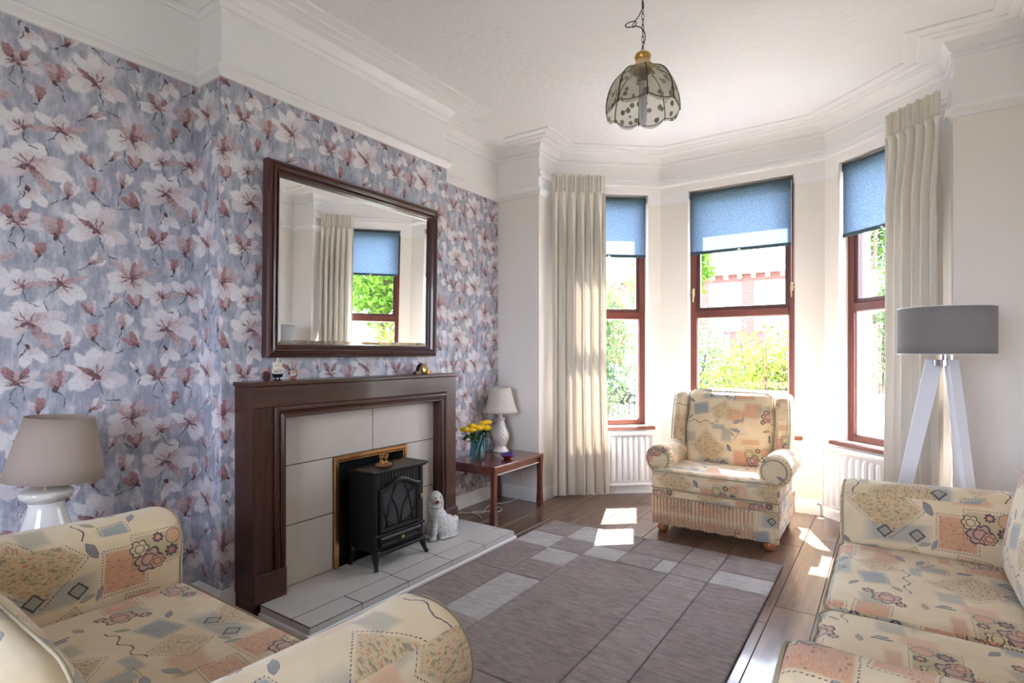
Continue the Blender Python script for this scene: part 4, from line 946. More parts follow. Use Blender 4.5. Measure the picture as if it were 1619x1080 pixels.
for sx in (-1, 1):
    for sy in (-1, 1):
        mb = MB(); cx, cy = sx * (tx1 - .024), sy * (ty1 - .024); rr_ = []
        for z, h in ((0, .022), (.05, .023), (.12, .019), (.25, .018), (.36, .021), (th - .024, .024)):
            rr_.append([(cx - h, cy - h, z), (cx + h, cy - h, z), (cx + h, cy + h, z), (cx - h, cy + h, z)])
        mb.grid(rr_, cv=True); mb.add(rr_[0], [(0, 1, 2, 3)]); mb.add(rr_[-1], [(0, 1, 2, 3)])
        _build(mb, 'leg', M['table_leg'], tb, bevel=.003)

# pleated white lamp
lm = tag(empty('table_lamp', (-2.80, 3.90, th)), 'white fluted ceramic table lamp with cream pleated shade on the side table', 'lamp')
mb = MB(); bp = [(0, 0), (.066, 0), (.070, .010), (.062, .022), (.050, .040), (.046, .050), (.052, .070), (.066, .105), (.071, .135), (.064, .170), (.048, .205), (.037, .240), (.032, .27), (.040, .285), (.040, .292), (.012, .300), (.010, .33), (0, .33)]
bps = [(p.x, p.y) for p in catmull([(a, b, 0) for a, b in bp], 4)]
def twist(a, z): return 1 + (.055 * math.sin(13 * (a + z * 14)) if .045 < z < .24 else 0)
mb.lathe([(max(a, .0), b) for a, b in bps], n=112, mod=twist, cap=False); _build(mb, 'base', M['ceramic'], lm, smooth=True)
mb = MB(); n = 96
P = []
for j in range(9):
    v = j / 8; r = .150 - .066 * (v ** .75); z = .345 + .215 * v
    P.append([((r + .0022 * (1 if i % 2 else -1)) * math.cos(2 * math.pi * (i + v * 10) / n), (r + .0022 * (1 if i % 2 else -1)) * math.sin(2 * math.pi * (i + v * 10) / n), z) for i in range(n)])
mb.grid(P, cv=True); o = _build(mb, 'lamp_shade', M['shade_white'], lm, smooth=True); o.modifiers.new('t', 'SOLIDIFY').thickness = .0015
mb = MB(); mb.tube([(0, 0, .32), (0, 0, .40)], .010, 10); mb.ball((0, 0, .43), .028, .028, .036); 
for a in range(3): mb.tube([(0, 0, .40), (.14 * math.cos(a * 2.094), .14 * math.sin(a * 2.094), .352)], .0015, 5)
_build(mb, 'bulb_holder', M['gloss_white'], lm, smooth=True)
fx = tag(empty('lamp_flex', (-2.75, 3.8, 0)), 'white lamp cable looping down from the side table to the floor', 'cord')
pts = catmull([(-2.80, 3.90, th - .03), (-2.66, 3.93, th - .06), (-2.62, 3.955, .30), (-2.61, 3.965, .16), (-2.65, 3.96, .05), (-2.74, 3.90, .006), (-2.80, 3.80, .006), (-2.78, 3.66, .006), (-2.72, 3.56, .006), (-2.80, 3.48, .006), (-2.88, 3.42, .006), (-2.90, 3.33, .008), (-2.86, 3.26, .05), (-2.93, 3.22, .09)], 8)
mb = MB(); mb.tube([(p.x + 2.75, p.y - 3.8, p.z) for p in pts], .0032, 6); _build(mb, 'flex', M['wire'], fx, smooth=True)
mb = MB(); mb.tube([(p.x + 2.75, p.y - 3.8, p.z) for p in catmull([(-2.62, 3.40, .005), (-2.70, 3.46, .005), (-2.80, 3.50, .005), (-2.74, 3.58, .005), (-2.64, 3.62, .005), (-2.66, 3.72, .005), (-2.80, 3.76, .01)], 8)], .0032, 6); _build(mb, 'flex_loop', M['wire'], fx, smooth=True)

# vase and yellow roses
vs_ = tag(empty('vase', (-2.735, 3.49, th)), 'aqua blue glass vase of water on the side table', 'vase')
mb = MB(); mb.lathe([(0, .0), (.060, .0), (.066, .006), (.066, .02), (.060, .035), (.055, .08), (.055, .15), (.060, .205), (.067, .222), (.064, .222), (.056, .20), (.051, .15), (.051, .08), (.055, .04), (.058, .022), (0, .018)], n=40, mod=lambda a, z: 1 + (.02 * math.cos(10 * a)), cap=False); _build(mb, 'glass_body', M['vase_glass'], vs_, smooth=True)
mb = MB(); mb.lathe([(0, .02), (.054, .024), (.050, .05), (.0495, .15), (0, .15)], n=32, cap=False); _build(mb, 'water', M['water'], vs_, smooth=True)
for k in range(5):
    mb = MB(); a0 = k * 1.26; mb.tube([(.058 * math.cos(a0 + q * .12), .058 * math.sin(a0 + q * .12), .03 + q * .022) for q in range(9)], .004, 6); _build(mb, 'coloured_streak', simple('blue_green_streak', srgb(96, 158, 172), .15) if k == 0 else bpy.data.materials['blue_green_streak'], vs_, smooth=True)
mb = MB(); mb.tube([(.062, .01, .20), (.085, .012, .205), (.095, .013, .17), (.088, .012, .12), (.07, .01, .09)], .004, 8); _build(mb, 'handle', M['vase_glass'], vs_, smooth=True)
yel = simple('yellow_rose_petal', srgb(248, 208, 40), .5, var=.12, bscale=40, sub=.0); grn = simple('rose_leaf_green', srgb(44, 78, 34), .45, var=.3, bscale=50)
rl = random.Random(11)
RN = ['yellow rose at the fireplace end of the bunch in the vase', 'second yellow rose from the fireplace in the vase bunch', 'yellow rose standing high in the fireplace half of the bunch', 'yellow rose low at the front middle of the vase bunch', 'yellow rose just beside the middle of the bunch, toward the lamp', 'yellow rose at the front of the bunch on the lamp side', 'yellow rose high at the back of the bunch beside the lamp', 'topmost yellow rose of the bunch, nearest the pleated lamp']
heads = [(-.01, -.150, .270), (.015, -.100, .262), (-.015, -.045, .285), (.030, -.020, .268), (.01, .040, .270), (.045, .065, .262), (.0, .090, .295), (.02, .105, .300)]
for hi, (hx, hy, hzz) in enumerate(heads):
    rs = tag(empty('rose', (-2.735 + hx, 3.49 + hy, th + hzz - .02)), RN[hi], 'flower', 'yellow roses in the glass vase')
    mb = MB(); nl = 0; Q = 1.55
    for ring, (cnt, rad, hgt, tilt_) in enumerate(((3, .006, .020, .05), (4, .012, .020, .3), (5, .017, .018, .6), (6, .021, .013, 1.0))):
        for k in range(cnt):
            a = 2 * math.pi * (k + ring * .37) / cnt; G = []
            for i in range(5):
                w = (i / 4 - .5) * 2 * math.pi / cnt * 1.25; row = []
                for j in range(4):
                    v = j / 3; r = rad * (.35 + .65 * math.sin(v * 1.7)) + tilt_ * .006 * v * v; row.append((Q * r * math.cos(a + w), Q * r * math.sin(a + w), -.012 + Q * hgt * v * (1 - .12 * abs(i - 2)) * 1.45))
                G.append(row)
            mb.grid(G)
    o = _build(mb, 'bloom', yel, rs, smooth=True); o.modifiers.new('t', 'SOLIDIFY').thickness = .0008
    mb = MB(); ex, ey = -hx * .8 + rl.uniform(-.02, .02), -hy * .85 + rl.uniform(-.02, .02)
    mb.tube([(0, 0, -.012), (-hx * .35, -hy * .4, -.07), (ex * .8, ey * .8, -.13), (ex, ey, -hzz + .03)], .0022, 6); mb.lathe([(.002, -.02), (.008, -.012), (.010, -.004)], n=8, cap=False); _build(mb, 'stem', grn, rs, smooth=True)
    mb = MB()
    for q in range(13):
        a = rl.uniform(0, 6.28); L = rl.uniform(.035, .06); c0 = Vector((-hx * .3 * rl.random(), -hy * .35 * rl.random(), -.025 - rl.uniform(0, .055))); dd = Vector((math.cos(a), math.sin(a), rl.uniform(-.6, .35))).normalized(); pr = dd.cross(Vector((0, 0, 1))).normalized(); W = L * .33
        ps = [c0, c0 + dd * L * .35 + pr * W, c0 + dd * L * .7 + pr * W * .8, c0 + dd * L, c0 + dd * L * .7 - pr * W * .8, c0 + dd * L * .35 - pr * W, c0 + dd * L * .5 + Vector((0, 0, .004))]
        mb.add(ps, [(0, 1, 6), (1, 2, 6), (2, 3, 6), (3, 4, 6), (4, 5, 6), (5, 0, 6)])
    lv = _build(mb, 'leaves', grn, rs, norm=False); lv['kind'] = 'stuff'
bw_ = tag(empty('glass_bowl', (-2.565, 3.665, th)), 'small blue and red glass bowl on the side table', 'bowl')
mb = MB(); mb.lathe([(0, 0), (.026, 0), (.030, .006), (.052, .026), (.056, .032), (.052, .031), (.028, .012), (0, .010)], n=32, cap=False); _build(mb, 'bowl_body', simple('ruby_glass', srgb(120, 12, 22), .08, coat=.6), bw_, smooth=True)
mb = MB(); mb.lathe([(.0525, .0255), (.0605, .036), (.059, .040), (.051, .031)], n=32, cap=False, mod=lambda a, z: 1 + .06 * math.cos(4 * a)); _build(mb, 'rim', simple('cobalt_glass', srgb(24, 60, 150), .08, coat=.6), bw_, smooth=True)

# ------------------------------------------------------------------ rug of carved panels
rg = tag(empty('rug', (-1.33, 2.45, 0)), 'large taupe wool rug with paler squares in the middle of the floor', 'rug')
def rug_mat(name, a, b):
    t = NT(name); c = t.coord(); n1 = t.noise(t.mapping(c, sc=(.3, 1, 1)), 42, 4, .75); n2 = t.noise(c, 260, 2, .7); n3 = t.noise(c, 5, 2)
    f = t.math('ADD', t.math('MULTIPLY', n1, .6), t.math('ADD', t.math('MULTIPLY', n2, .35), t.math('MULTIPLY', n3, .15)))
    h = t.math('ADD', n1, t.math('MULTIPLY', n2, .9))
    return t.end(t.bsdf(t.mix(t.mr(f, .45, .66), a, b), .95, 0, t.bump(h, 1., .02), spec=.1, sheen=.3))
RD = rug_mat('taupe_pile', srgb(150, 132, 126), srgb(200, 183, 176)); RM = rug_mat('mushroom_pile', srgb(164, 147, 140), srgb(212, 197, 190)); RLt = rug_mat('pale_silver_pile', srgb(204, 195, 189), srgb(240, 234, 229))
mb = MB(); mb.box(-2.125, -.535, 1.22, 3.668, .001, .008); wbuild(mb, 'backing', simple('rug_backing', srgb(88, 78, 72), .95), rg)
a0, a1, a2, a3, a4, a5, a6, a7 = -2.13, -1.862, -1.622, -1.392, -1.165, -1.063, -.842, -.532
RG = [(a0, a1, 3.38, 3.672, 0), (a1, a2, 3.365, 3.672, 2), (a2, a3, 3.35, 3.672, 1), (a3, a5, 3.355, 3.672, 0), (a5, a6, 3.355, 3.672, 1), (a6, a7, 3.37, 3.672, 0),
      (a0, a1, 3.125, 3.38, 2), (a1, a2, 3.135, 3.365, 0), (a2, a3, 3.14, 3.35, 2), (a3, a4, 3.15, 3.355, 1), (a4, a5, 3.15, 3.355, 2), (a5, a6, 3.15, 3.355, 1), (a6, a7, 3.15, 3.37, 2),
      (a0, a1, 2.65, 3.125, 0), (a1, a2, 2.90, 3.135, 2), (a2, a5, 1.755, 3.14, 0), (a1, a2, 2.645, 2.90, 0), (a5, a6, 1.755, 3.15, 1), (a6, a7, 1.755, 3.15, 0),
      (a0, a1, 2.08, 2.65, 0), (a1, a2, 2.08, 2.645, 2), (a0, a1, 1.22, 2.08, 0), (a1, a2, 1.755, 2.08, 1), (a1, a4, 1.22, 1.755, 1), (a4, a6, 1.22, 1.755, 0), (a6, a7, 1.22, 1.755, 1)]
for (x0, x1, yy0, yy1, ci) in RG:
    nx = max(3, int((x1 - x0) / .02)); ny = max(3, int((yy1 - yy0) / .02)); e = .0025; P = []
    def edge(u, L): q = min(u, L - u) / .012; return 1 if q >= 1 else math.sqrt(max(0, 1 - (1 - q) ** 2))
    us = [0, .004, .01] + [.02 + (x1 - x0 - .04) * i / nx for i in range(nx + 1)] + [x1 - x0 - .01, x1 - x0 - .004, x1 - x0]
    vs2 = [0, .004, .01] + [.02 + (yy1 - yy0 - .04) * i / ny for i in range(ny + 1)] + [yy1 - yy0 - .01, yy1 - yy0 - .004, yy1 - yy0]
    for u in us:
        P.append([(x0 + min(max(u, e), x1 - x0 - e), yy0 + min(max(v, e), yy1 - yy0 - e), .011 + .008 * edge(u, x1 - x0) * edge(v, yy1 - yy0) + random.uniform(-.0007, .0007)) for v in vs2])
    mb = MB(); mb.grid(P); o = wbuild(mb, 'rug_panel', (RD, RM, RLt)[ci], rg, smooth=True, norm=True)
    if ci == 2: o['label'] = 'pale silvery rug panel'

# ------------------------------------------------------------------ soft furniture helpers
def uv_box(me, off=(0, 0, 0)):
    """box mapping in metres; u always runs to the right as seen from outside the face"""
    uvl = me.uv_layers.new(name='UVMap'); vs = me.vertices; ox, oy, oz = off
    for p in me.polygons:
        n = p.normal; k = max(range(3), key=lambda i: abs(n[i]) * (1.1 if i == 2 else 1))
        for li in p.loop_indices:
            c = vs[me.loops[li].vertex_index].co
            if k == 2: uv = (c.x + ox, c.y + oy + oz)
            elif k == 0: uv = ((c.y if n.x > 0 else -c.y) + oy, c.z + oz)
            else: uv = ((c.x if n.y < 0 else -c.x) + ox, c.z + oz)
            uvl.data[li].uv = uv
FB = M['fabric']
def soft(c, h, r=.03, bulge=(0, 0, 0), n=12, fn=None):
    """rounded crowned cushion shape as MB; c centre, h half sizes"""
    mb = MB(); idx = {}
    def samples(H):
        inner = max(H - r, .001) / H; a = [inner * (-1 + 2 * i / n) for i in range(n + 1)]
        e = [inner + (1 - inner) * q for q in (.25, .5, .75, 1)]
        return [-x for x in reversed(e)] + a + e
    SX, SY, SZ = samples(h[0]), samples(h[1]), samples(h[2]); m = len(SX) - 1
    def vert(i, j, k):
        key = (i, j, k)
        if key in idx: return idx[key]
        u, v, w = SX[i], SY[j], SZ[k]; p = Vector((u * h[0], v * h[1], w * h[2]))
        q = Vector([max(-(h[t] - r), min(h[t] - r, p[t])) for t in range(3)]); d = p - q
        if d.length > 1e-9: p = q + d.normalized() * r
        p.x += bulge[0] * u * (1 - v * v) * (1 - w * w); p.y += bulge[1] * v * (1 - u * u) * (1 - w * w)
        s = (1 - u * u) * (1 - v * v); p.z += bulge[2] * w * (s ** .6 if s > 0 else 0)
        if fn: p = fn(p)
        mb.v.append((p.x + c[0], p.y + c[1], p.z + c[2])); idx[key] = len(mb.v) - 1; return idx[key]
    for a in range(m):
        for b in range(m):
            for s in (0, m):
                q = [(s, a, b), (s, a + 1, b), (s, a + 1, b + 1), (s, a, b + 1)]; mb.f.append(tuple(vert(*x) for x in (q if s else q[::-1]))); mb.mi.append(0)
                q = [(a, s, b), (a, s, b + 1), (a + 1, s, b + 1), (a + 1, s, b)]; mb.f.append(tuple(vert(*x) for x in (q if s else q[::-1]))); mb.mi.append(0)
                q = [(a, b, s), (a + 1, b, s), (a + 1, b + 1, s), (a, b + 1, s)]; mb.f.append(tuple(vert(*x) for x in (q if s else q[::-1]))); mb.mi.append(0)
    return mb
def piping(c, h, r, parent, fn=None, axis='z', at=1, name='piping', rad=.0036):
    """cord round the edge of a cushion face"""
    pts = []; a, b, k = {'z': (0, 1, 2), 'y': (0, 2, 1), 'x': (1, 2, 0)}[axis]
    for q, (sx, sy) in enumerate(((1, 1), (-1, 1), (-1, -1), (1, -1))):
        for i in range(7):
            an = math.pi / 2 * (q + i / 6); p = [0, 0, 0]
            p[a] = sx * (h[a] - r) + r * 1.0 * math.cos(an); p[b] = sy * (h[b] - r) + r * 1.0 * math.sin(an); p[k] = at * (h[k] - r * .35); pts.append(Vector(p))
        # straight run
        nx = ((1, 1), (-1, 1), (-1, -1), (1, -1))[(q + 1) % 4]; p0 = pts[-1].copy(); p1 = p0.copy()
        if q % 2 == 0: p1[a] = nx[0] * (h[a] - r)
        else: p1[b] = nx[1] * (h[b] - r)
        for i in range(1, 8): pts.append(p0.lerp(p1, i / 8))
    if fn: pts = [fn(p) for p in pts]
    mb = MB(); mb.tube([p + Vector(c) for p in pts], rad, 6, closed=True); return _build(mb, name, M['piping'], parent, smooth=True)
def feet(root, pts, h=.08):
    for (x, y) in pts:
        mb = MB(); mb.lathe([(0, 0), (.026, 0), (.036, .012), (.040, .030), (.036, .050), (.026, .062), (.026, h), (0, h)], (x, y, 0), 20, cap=False); _build(mb, 'foot', M['foot_wood'], root, smooth=True)
def arm_mesh(prof, y0, y1, sx, x_in, rise=.0, flare=.0):
    """mushroom-section arm run from y0 (back) to y1 (front, rounded)"""
    C = catmull([(a, b, 0) for a, b in prof], 5, closed=True); C = [(p.x, p.y) for p in C]
    cx = sum(p[0] for p in C) / len(C); cz = sum(p[1] for p in C) / len(C); L = y1 - y0; P = []
    st = [(0, 1)] + [(i / 14 * (L - .05), 1) for i in range(1, 15)] + [(L - .036, .995), (L - .024, .98), (L - .013, .955), (L - .005, .92), (L - .001, .875), (L, .82)]
    for t, s in st:
        u = t / L; row = []
        for x, z in C:
            top = max(0, (z - .45) / .25); xx = cx + (x - cx) * s; zz = cz + (z - cz) * (s if z > cz else (1 + (s - 1) * .3))
            zz += top * rise * (1 - u) + top * flare * math.exp(-((u - .93) / .07) ** 2) ; xx += (flare * .8 * top * math.exp(-((u - .93) / .07) ** 2)) * (1 if x > cx else -1)
            row.append((sx * (x_in + xx), y0 + t, zz))
        P.append(row)
    mb = MB(); mb.grid(P, cv=True); mb.add(P[-1], [tuple(range(len(C)))]); mb.add(P[0], [tuple(range(len(C)))])
    return mb
SOFA_ARM = [(.012, .10), (.008, .25), (.006, .40), (.004, .52), (-.006, .60), (.015, .665), (.075, .700), (.150, .700), (.215, .675), (.255, .620), (.262, .555), (.235, .505), (.215, .46), (.212, .30), (.212, .10), (.11, .085)]
def make_sofa(loc, rz, label, wi, n, uoffs, back_top=.90, arm=SOFA_ARM, gathered=(), bshift=0):
    root = tag(empty('sofa', loc, rz), label, 'sofa')
    yf, yb = .43, -.42
    mb = soft((0, -.005, .185), (wi + .19, .385, .10), .025); _build(mb, 'base', FB, root, smooth=True, uvbox=(.1, .2, .12))
    mb = soft((0, yb + .085, (back_top + .06) / 2), (wi + .16, .085, (back_top - .18) / 2), .05, (0, .01, 0)); _build(mb, 'back_frame', FB, root, smooth=True, uvbox=(.3, .1, .2))
    w = 2 * wi / n
    for k in range(n):
        cx = -wi + w * (k + .5); g = k in gathered
        def fn(p, g=g):
            if g and p.y > .15: p = Vector((p.x, p.y + .006 * math.sin(p.x * 95) * (p.y - .15) / .15, p.z + .004 * math.sin(p.x * 120) * (p.y - .15) / .15))
            sag = .010 * math.exp(-((p.x * 2.2) ** 2 + (p.y * 2.5) ** 2)) * (1 if p.z > 0 else 0)
            return Vector((p.x, p.y, p.z - sag))
        h = (w / 2 - .004, .29, .088); c = (cx, .152, .365)
        mb = soft(c, h, .042, (.0, .012, .022), 18 if g else 14, fn); _build(mb, 'seat_cushion', FB, root, smooth=True, uvbox=(uoffs[0] + k * .31, uoffs[1] + k * .17, .1))
        piping(c, h, .042, root, fn, 'z', 1); piping(c, h, .042, root, fn, 'z', -1)
    for k in range(n):
        cx = -wi + w * (k + .5)
        def lean(p):
            a = R(11); y = p.y * math.cos(a) - p.z * math.sin(a); z = p.y * math.sin(a) + p.z * math.cos(a)
            return Vector((p.x * (1 - .02 * max(0, p.z)), y, z))
        h = (w / 2 - .004, .085, (back_top - .43) / 2); c = (cx, -.225 + bshift, .43 + h[2])
        mb = soft(c, h, .06, (.0, .04, .02), 14, lean); _build(mb, 'back_cushion', FB, root, smooth=True, uvbox=(uoffs[2] + k * .2, .3, .25))
        piping(c, h, .06, root, lean, 'y', 1)
    for sx in (-1, 1):
        mb = arm_mesh(arm, yb + .03, yf + .01, sx, wi, .03, .006)
        uu = .614 - (yf + .01) if sx < 0 else (yf + .01) + .0
        _build(mb, 'arm', FB, root, smooth=True, uvbox=(.0, uu, .0))
        C = catmull([(a, b, 0) for a, b in arm], 5, closed=True); cxx = sum(p.x for p in C) / len(C); czz = sum(p.y for p in C) / len(C)
        pts = [(sx * (wi + cxx + (p.x - cxx) * .955), yf - .002, czz + (p.y - czz) * (.955 if p.y > czz else .99) + .006 * max(0, (p.y - .45) / .25)) for p in C]
        mb = MB(); mb.tube(pts, .0045, 6, closed=True); _build(mb, 'arm_piping', M['piping'], root, smooth=True)
    feet(root, [(-wi - .1, .33), (wi + .1, .33), (-wi - .1, -.33), (wi + .1, -.33)], .09)
    return root
make_sofa((-1.622, .57, 0), 0, 'patchwork print sofa nearest the viewer, beside the taupe-shaded lamp and hearth', .567, 1, (.3, .1, .0), .80, bshift=-.055)
make_sofa((.25, 2.130, 0), R(90), 'patchwork print two-cushion sofa along the cream wall in front of the floor lamp', .785, 2, (.12, .35, .3), .89, gathered=(0,))

# ------------------------------------------------------------------ winged armchair in the bay
ac = tag(empty('armchair', (-1.015, 4.33, 0)), 'winged patchwork print armchair with rolled arms and pleated skirt in the bay', 'armchair')
mb = soft((0, -.03, .175), (.42, .375, .105), .02); _build(mb, 'base', FB, ac, smooth=True, uvbox=(.45, .2, .30))
mb = soft((0, -.405, .288), (.424, .022, .030), .012); _build(mb, 'front_rail', FB, ac, smooth=True, uvbox=(.2, .2, .28))
P = []; N = 260
for z, k in ((.262, .0), (.255, .5), (.235, 1), (.16, 1.15), (.10, 1.2), (.062, 1.1), (.058, 1)):
    row = []
    for i in range(N + 1):
        s = i / N; x = -.424 + .848 * s; amp = .0085 if s < .78 else .0085 * max(.12, 1 - (s - .78) * 9)
        row.append((x, -.412 - k * (.007 + amp * math.sin(2 * math.pi * 34 * s + .6 * math.sin(z * 20 + s * 30))), z + .003 * math.sin(s * 50)))
    P.append(row)
mb = MB(); mb.grid(P); o = _build(mb, 'pleated_skirt', FB, ac, smooth=True, uvbox=(.45, .2, .32)); o.modifiers.new('t', 'SOLIDIFY').thickness = .003
mb = MB(); mb.tube([(-.424, -.424, .262), (0, -.426, .262), (.424, -.424, .262)], .004, 6); _build(mb, 'piping', M['piping'], ac)
def cf(p): return Vector((p.x, p.y - .012 * math.cos(p.x * 3.2), p.z - .012 * math.exp(-(p.x * 3) ** 2 - (p.y * 4) ** 2) * (1 if p.z > 0 else 0)))
c, h = (0, -.165, .385), (.428, .275, .072)
mb = soft(c, h, .03, (0, .012, .024), 16, cf); _build(mb, 'seat_cushion', FB, ac, smooth=True, uvbox=(.42, .1, .25)); piping(c, h, .03, ac, cf, 'z', 1); piping(c, h, .03, ac, cf, 'z', -1)
def lean2(p):
    a = R(-13); y = p.y * math.cos(a) - p.z * math.sin(a); z = p.y * math.sin(a) + p.z * math.cos(a)
    return Vector((p.x * (1 + .05 * math.exp(-((p.z + .02) / .12) ** 2)), y, z))
c, h = (0, .115, .715), (.308, .085, .29)
mb = soft(c, h, .055, (0, .035, .015), 16, lean2); _build(mb, 'back_cushion', FB, ac, smooth=True, uvbox=(.30, .1, .05)); piping(c, h, .055, ac, lean2, 'y', -1)
mb = soft((0, .24, .60), (.40, .06, .375), .04, (0, .01, 0), 10, lean2); _build(mb, 'back_frame', FB, ac, smooth=True, uvbox=(.3, .1, .1))
for sx in (-1, 1):
    def wf(p, sx=sx):
        z = p.z + .25; q = max(0, min(1, z / .5)); return Vector((p.x + sx * (.012 * math.sin(q * 3.1)), p.y * (1 - .10 * q) + .10 * q + .0 * z, p.z))
    mb = soft((sx * .365, .10, .74), (.050, .135, .25), .042, (.006, .01, 0), 10, wf); _build(mb, 'wing', FB, ac, smooth=True, uvbox=(.52 if sx < 0 else .06, .1, .45))
    pts = [wf(Vector((sx * .048, -.125, -.25 + .48 * i / 14))) + Vector((sx * .365, .10, .74)) for i in range(15)]
    mb = MB(); mb.tube(pts, .004, 6); _build(mb, 'piping', M['piping'], ac, smooth=True)
    # rolled arm: panel plus scroll as one section
    prof = [(.0, .20), (.0, .34), (.0, .42), (-.028, .455), (-.042, .51), (-.030, .570), (.014, .612), (.075, .618), (.128, .585), (.150, .525), (.135, .46), (.095, .425), (.088, .36), (.088, .20), (.044, .19)]
    mb = arm_mesh(prof, -.385, .16, sx, .335, .0, .0)
    # front of this chair is at -y: mirror along y about the middle of the run
    mid = (-.385 + .16) / 2; mb.v = [(x, 2 * mid - y, z) for x, y, z in mb.v]
    _build(mb, 'arm', FB, ac, smooth=True, uvbox=(.1, .3, .12))
    cxr, czr = sx * (.335 + .053), .520
    mb = MB(); mb.lathe([(0, -.004), (.066, -.003), (.074, .001), (.074, .012), (0, .012)], (cxr, -.398, czr), 28, 'Y', cap=False); _build(mb, 'scroll_face', FB, ac, auto=40, uvbox=(.25, .1, -.02))
    mb = MB(); mb.tube([(cxr + .078 * math.cos(a), -.397, czr + .078 * math.sin(a)) for a in [2 * math.pi * i / 28 for i in range(28)]], .005, 6, closed=True); _build(mb, 'piping', M['piping'], ac, smooth=True)
    # gathered ruffle round the scroll
    G = []
    for rr0, yy in ((.082, -.392), (.092, -.388), (.100, -.380), (.105, -.370)):
        G.append([(cxr + (rr0 + .0015 * math.sin(26 * a)) * math.cos(a), yy - .0015 * math.sin(26 * a), czr + (rr0 + .0015 * math.sin(26 * a)) * math.sin(a)) for a in [2 * math.pi * i / 156 for i in range(156)]])
    mb = MB(); mb.grid(G, cv=True); _build(mb, 'gathered_edge', FB, ac, smooth=True, uvbox=(.25, .1, -.02))
feet(ac, [(-.36, -.37), (.36, -.37), (-.36, .24), (.36, .24)], .075)

# ------------------------------------------------------------------ tripod floor lamp
flr = tag(empty('floor_lamp', (.235, 3.60, 0), R(34.5)), 'white tripod floor lamp with grey drum shade behind the sofa arm', 'lamp')
mb = MB(); n = 72; P = [[(0.204 * math.cos(2 * math.pi * i / n), 0.204 * math.sin(2 * math.pi * i / n), z) for i in range(n)] for z in (1.292, 1.35, 1.45, 1.532)]
mb.grid(P, cv=True); o = _build(mb, 'lamp_shade', M['shade_grey'], flr, smooth=True); md = o.modifiers.new('t', 'SOLIDIFY'); md.thickness = .002
mb = MB()
for z in (1.293, 1.531): mb.tube([(.203 * math.cos(2 * math.pi * i / n), .203 * math.sin(2 * math.pi * i / n), z) for i in range(n)], .0025, 6, closed=True)
for a in range(3): mb.tube([(0, 0, 1.50), (.20 * math.cos(a * 2.1), .20 * math.sin(a * 2.1), 1.525)], .002, 5)
_build(mb, 'shade_ring', M['gloss_white'], flr)
mb = MB(); mb.lathe([(.0, 1.235), (.055, 1.235), (.055, 1.262), (.02, 1.265), (.02, 1.36), (0, 1.36)], n=24, cap=False); _build(mb, 'top_plate', M['chrome'], flr, auto=35)
mb = MB(); mb.ball((0, 0, 1.41), .03, .03, .045); _build(mb, 'bulb', M['bulb_glass'], flr, smooth=True)
for ang in (145, 25, 265):
    a = R(ang); d = Vector((math.cos(a), math.sin(a), 0)); s = Vector((-math.sin(a), math.cos(a), 0)); top = d * .045 + Vector((0, 0, 1.262)); bot = d * .28
    ax = (bot - top).normalized(); nn = ax.cross(s).normalized(); mb = MB(); rings = []
    for p, w, t_ in ((top, .038 if ang == 145 else .024, .012), (bot, .027 if ang == 145 else .020, .012)):
        # broad boards set square to the viewer on the left leg, edge-on to the others
        rings.append([tuple(p + s * a_ * (w if ang != 145 else t_ + .0) + nn * b_ * (t_ + .006 if ang != 145 else w)) for a_, b_ in ((-1, -1), (1, -1), (1, 1), (-1, 1))])
    rings[1] = [(x, y, 0.0) for x, y, z in rings[1]]
    mb.grid(rings, cv=True); mb.add(rings[0], [(0, 1, 2, 3)]); mb.add(rings[1], [(0, 1, 2, 3)]); _build(mb, 'leg', M['white_gloss2'], flr, bevel=.003)

# ------------------------------------------------------------------ foreground lamp on a small table behind the sofa arm
ct = tag(empty('pedestal_table', (-2.715, .74, 0)), 'small round table hidden behind the sofa under the crackle-glazed lamp', 'table')
mb = MB(); mb.lathe([(0, .452), (.165, .452), (.170, .458), (.170, .470), (.165, .475), (0, .475)], n=40, cap=False); _build(mb, 'tabletop', M['table_wood'], ct, auto=40)
mb = MB(); mb.lathe([(.0, 0), (.12, 0), (.12, .02), (.03, .04), (.022, .1), (.03, .25), (.022, .4), (.05, .452), (0, .452)], n=28, cap=False); _build(mb, 'pedestal', M['table_leg'], ct, smooth=True)
l2 = tag(empty('table_lamp', (-2.715, .74, .475)), 'large table lamp with taupe tapered shade and crackle-rimmed white base behind the sofa arm', 'lamp')
mb = MB(); bp = [(0, 0), (.085, 0), (.092, .015), (.095, .05), (.088, .11), (.072, .17), (.060, .21), (.056, .232), (.058, .25)]
mb.lathe([(p.x, p.y) for p in catmull([(a, b, 0) for a, b in bp], 4)] + [(0, .25)], n=48, cap=False); _build(mb, 'base', M['ceramic'], l2, smooth=True)
mb = MB(); mb.lathe([(p.x, p.y) for p in catmull([(.056, .245, 0), (.070, .256, 0), (.082, .268, 0), (.084, .282, 0), (.076, .292, 0), (.050, .300, 0), (.02, .304, 0), (0, .305, 0)], 5)], n=96, mod=lambda a, z: 1 + .018 * math.sin(17 * a + 160 * z) * math.sin(23 * a - 90 * z), cap=False); tag(_build(mb, 'rim', M['crackle'], l2, smooth=True), 'crackle-textured cream rim')
mb = MB(); mb.lathe([(.006, .30), (.012, .305), (.012, .325), (.016, .33), (.016, .37), (0, .37)], n=20, cap=False); tag(_build(mb, 'bulb_holder', M['brass'], l2, smooth=False, auto=40), 'brass bulb holder')
mb = MB(); n = 72; P = [[((.162 - .052 * v) * math.cos(2 * math.pi * i / n), (.162 - .052 * v) * math.sin(2 * math.pi * i / n), .335 + .24 * v) for i in range(n)] for v in (0, .33, .66, 1)]
mb.grid(P, cv=True); o = _build(mb, 'lamp_shade', M['shade_taupe'], l2, smooth=True); o.modifiers.new('t', 'SOLIDIFY').thickness = .002
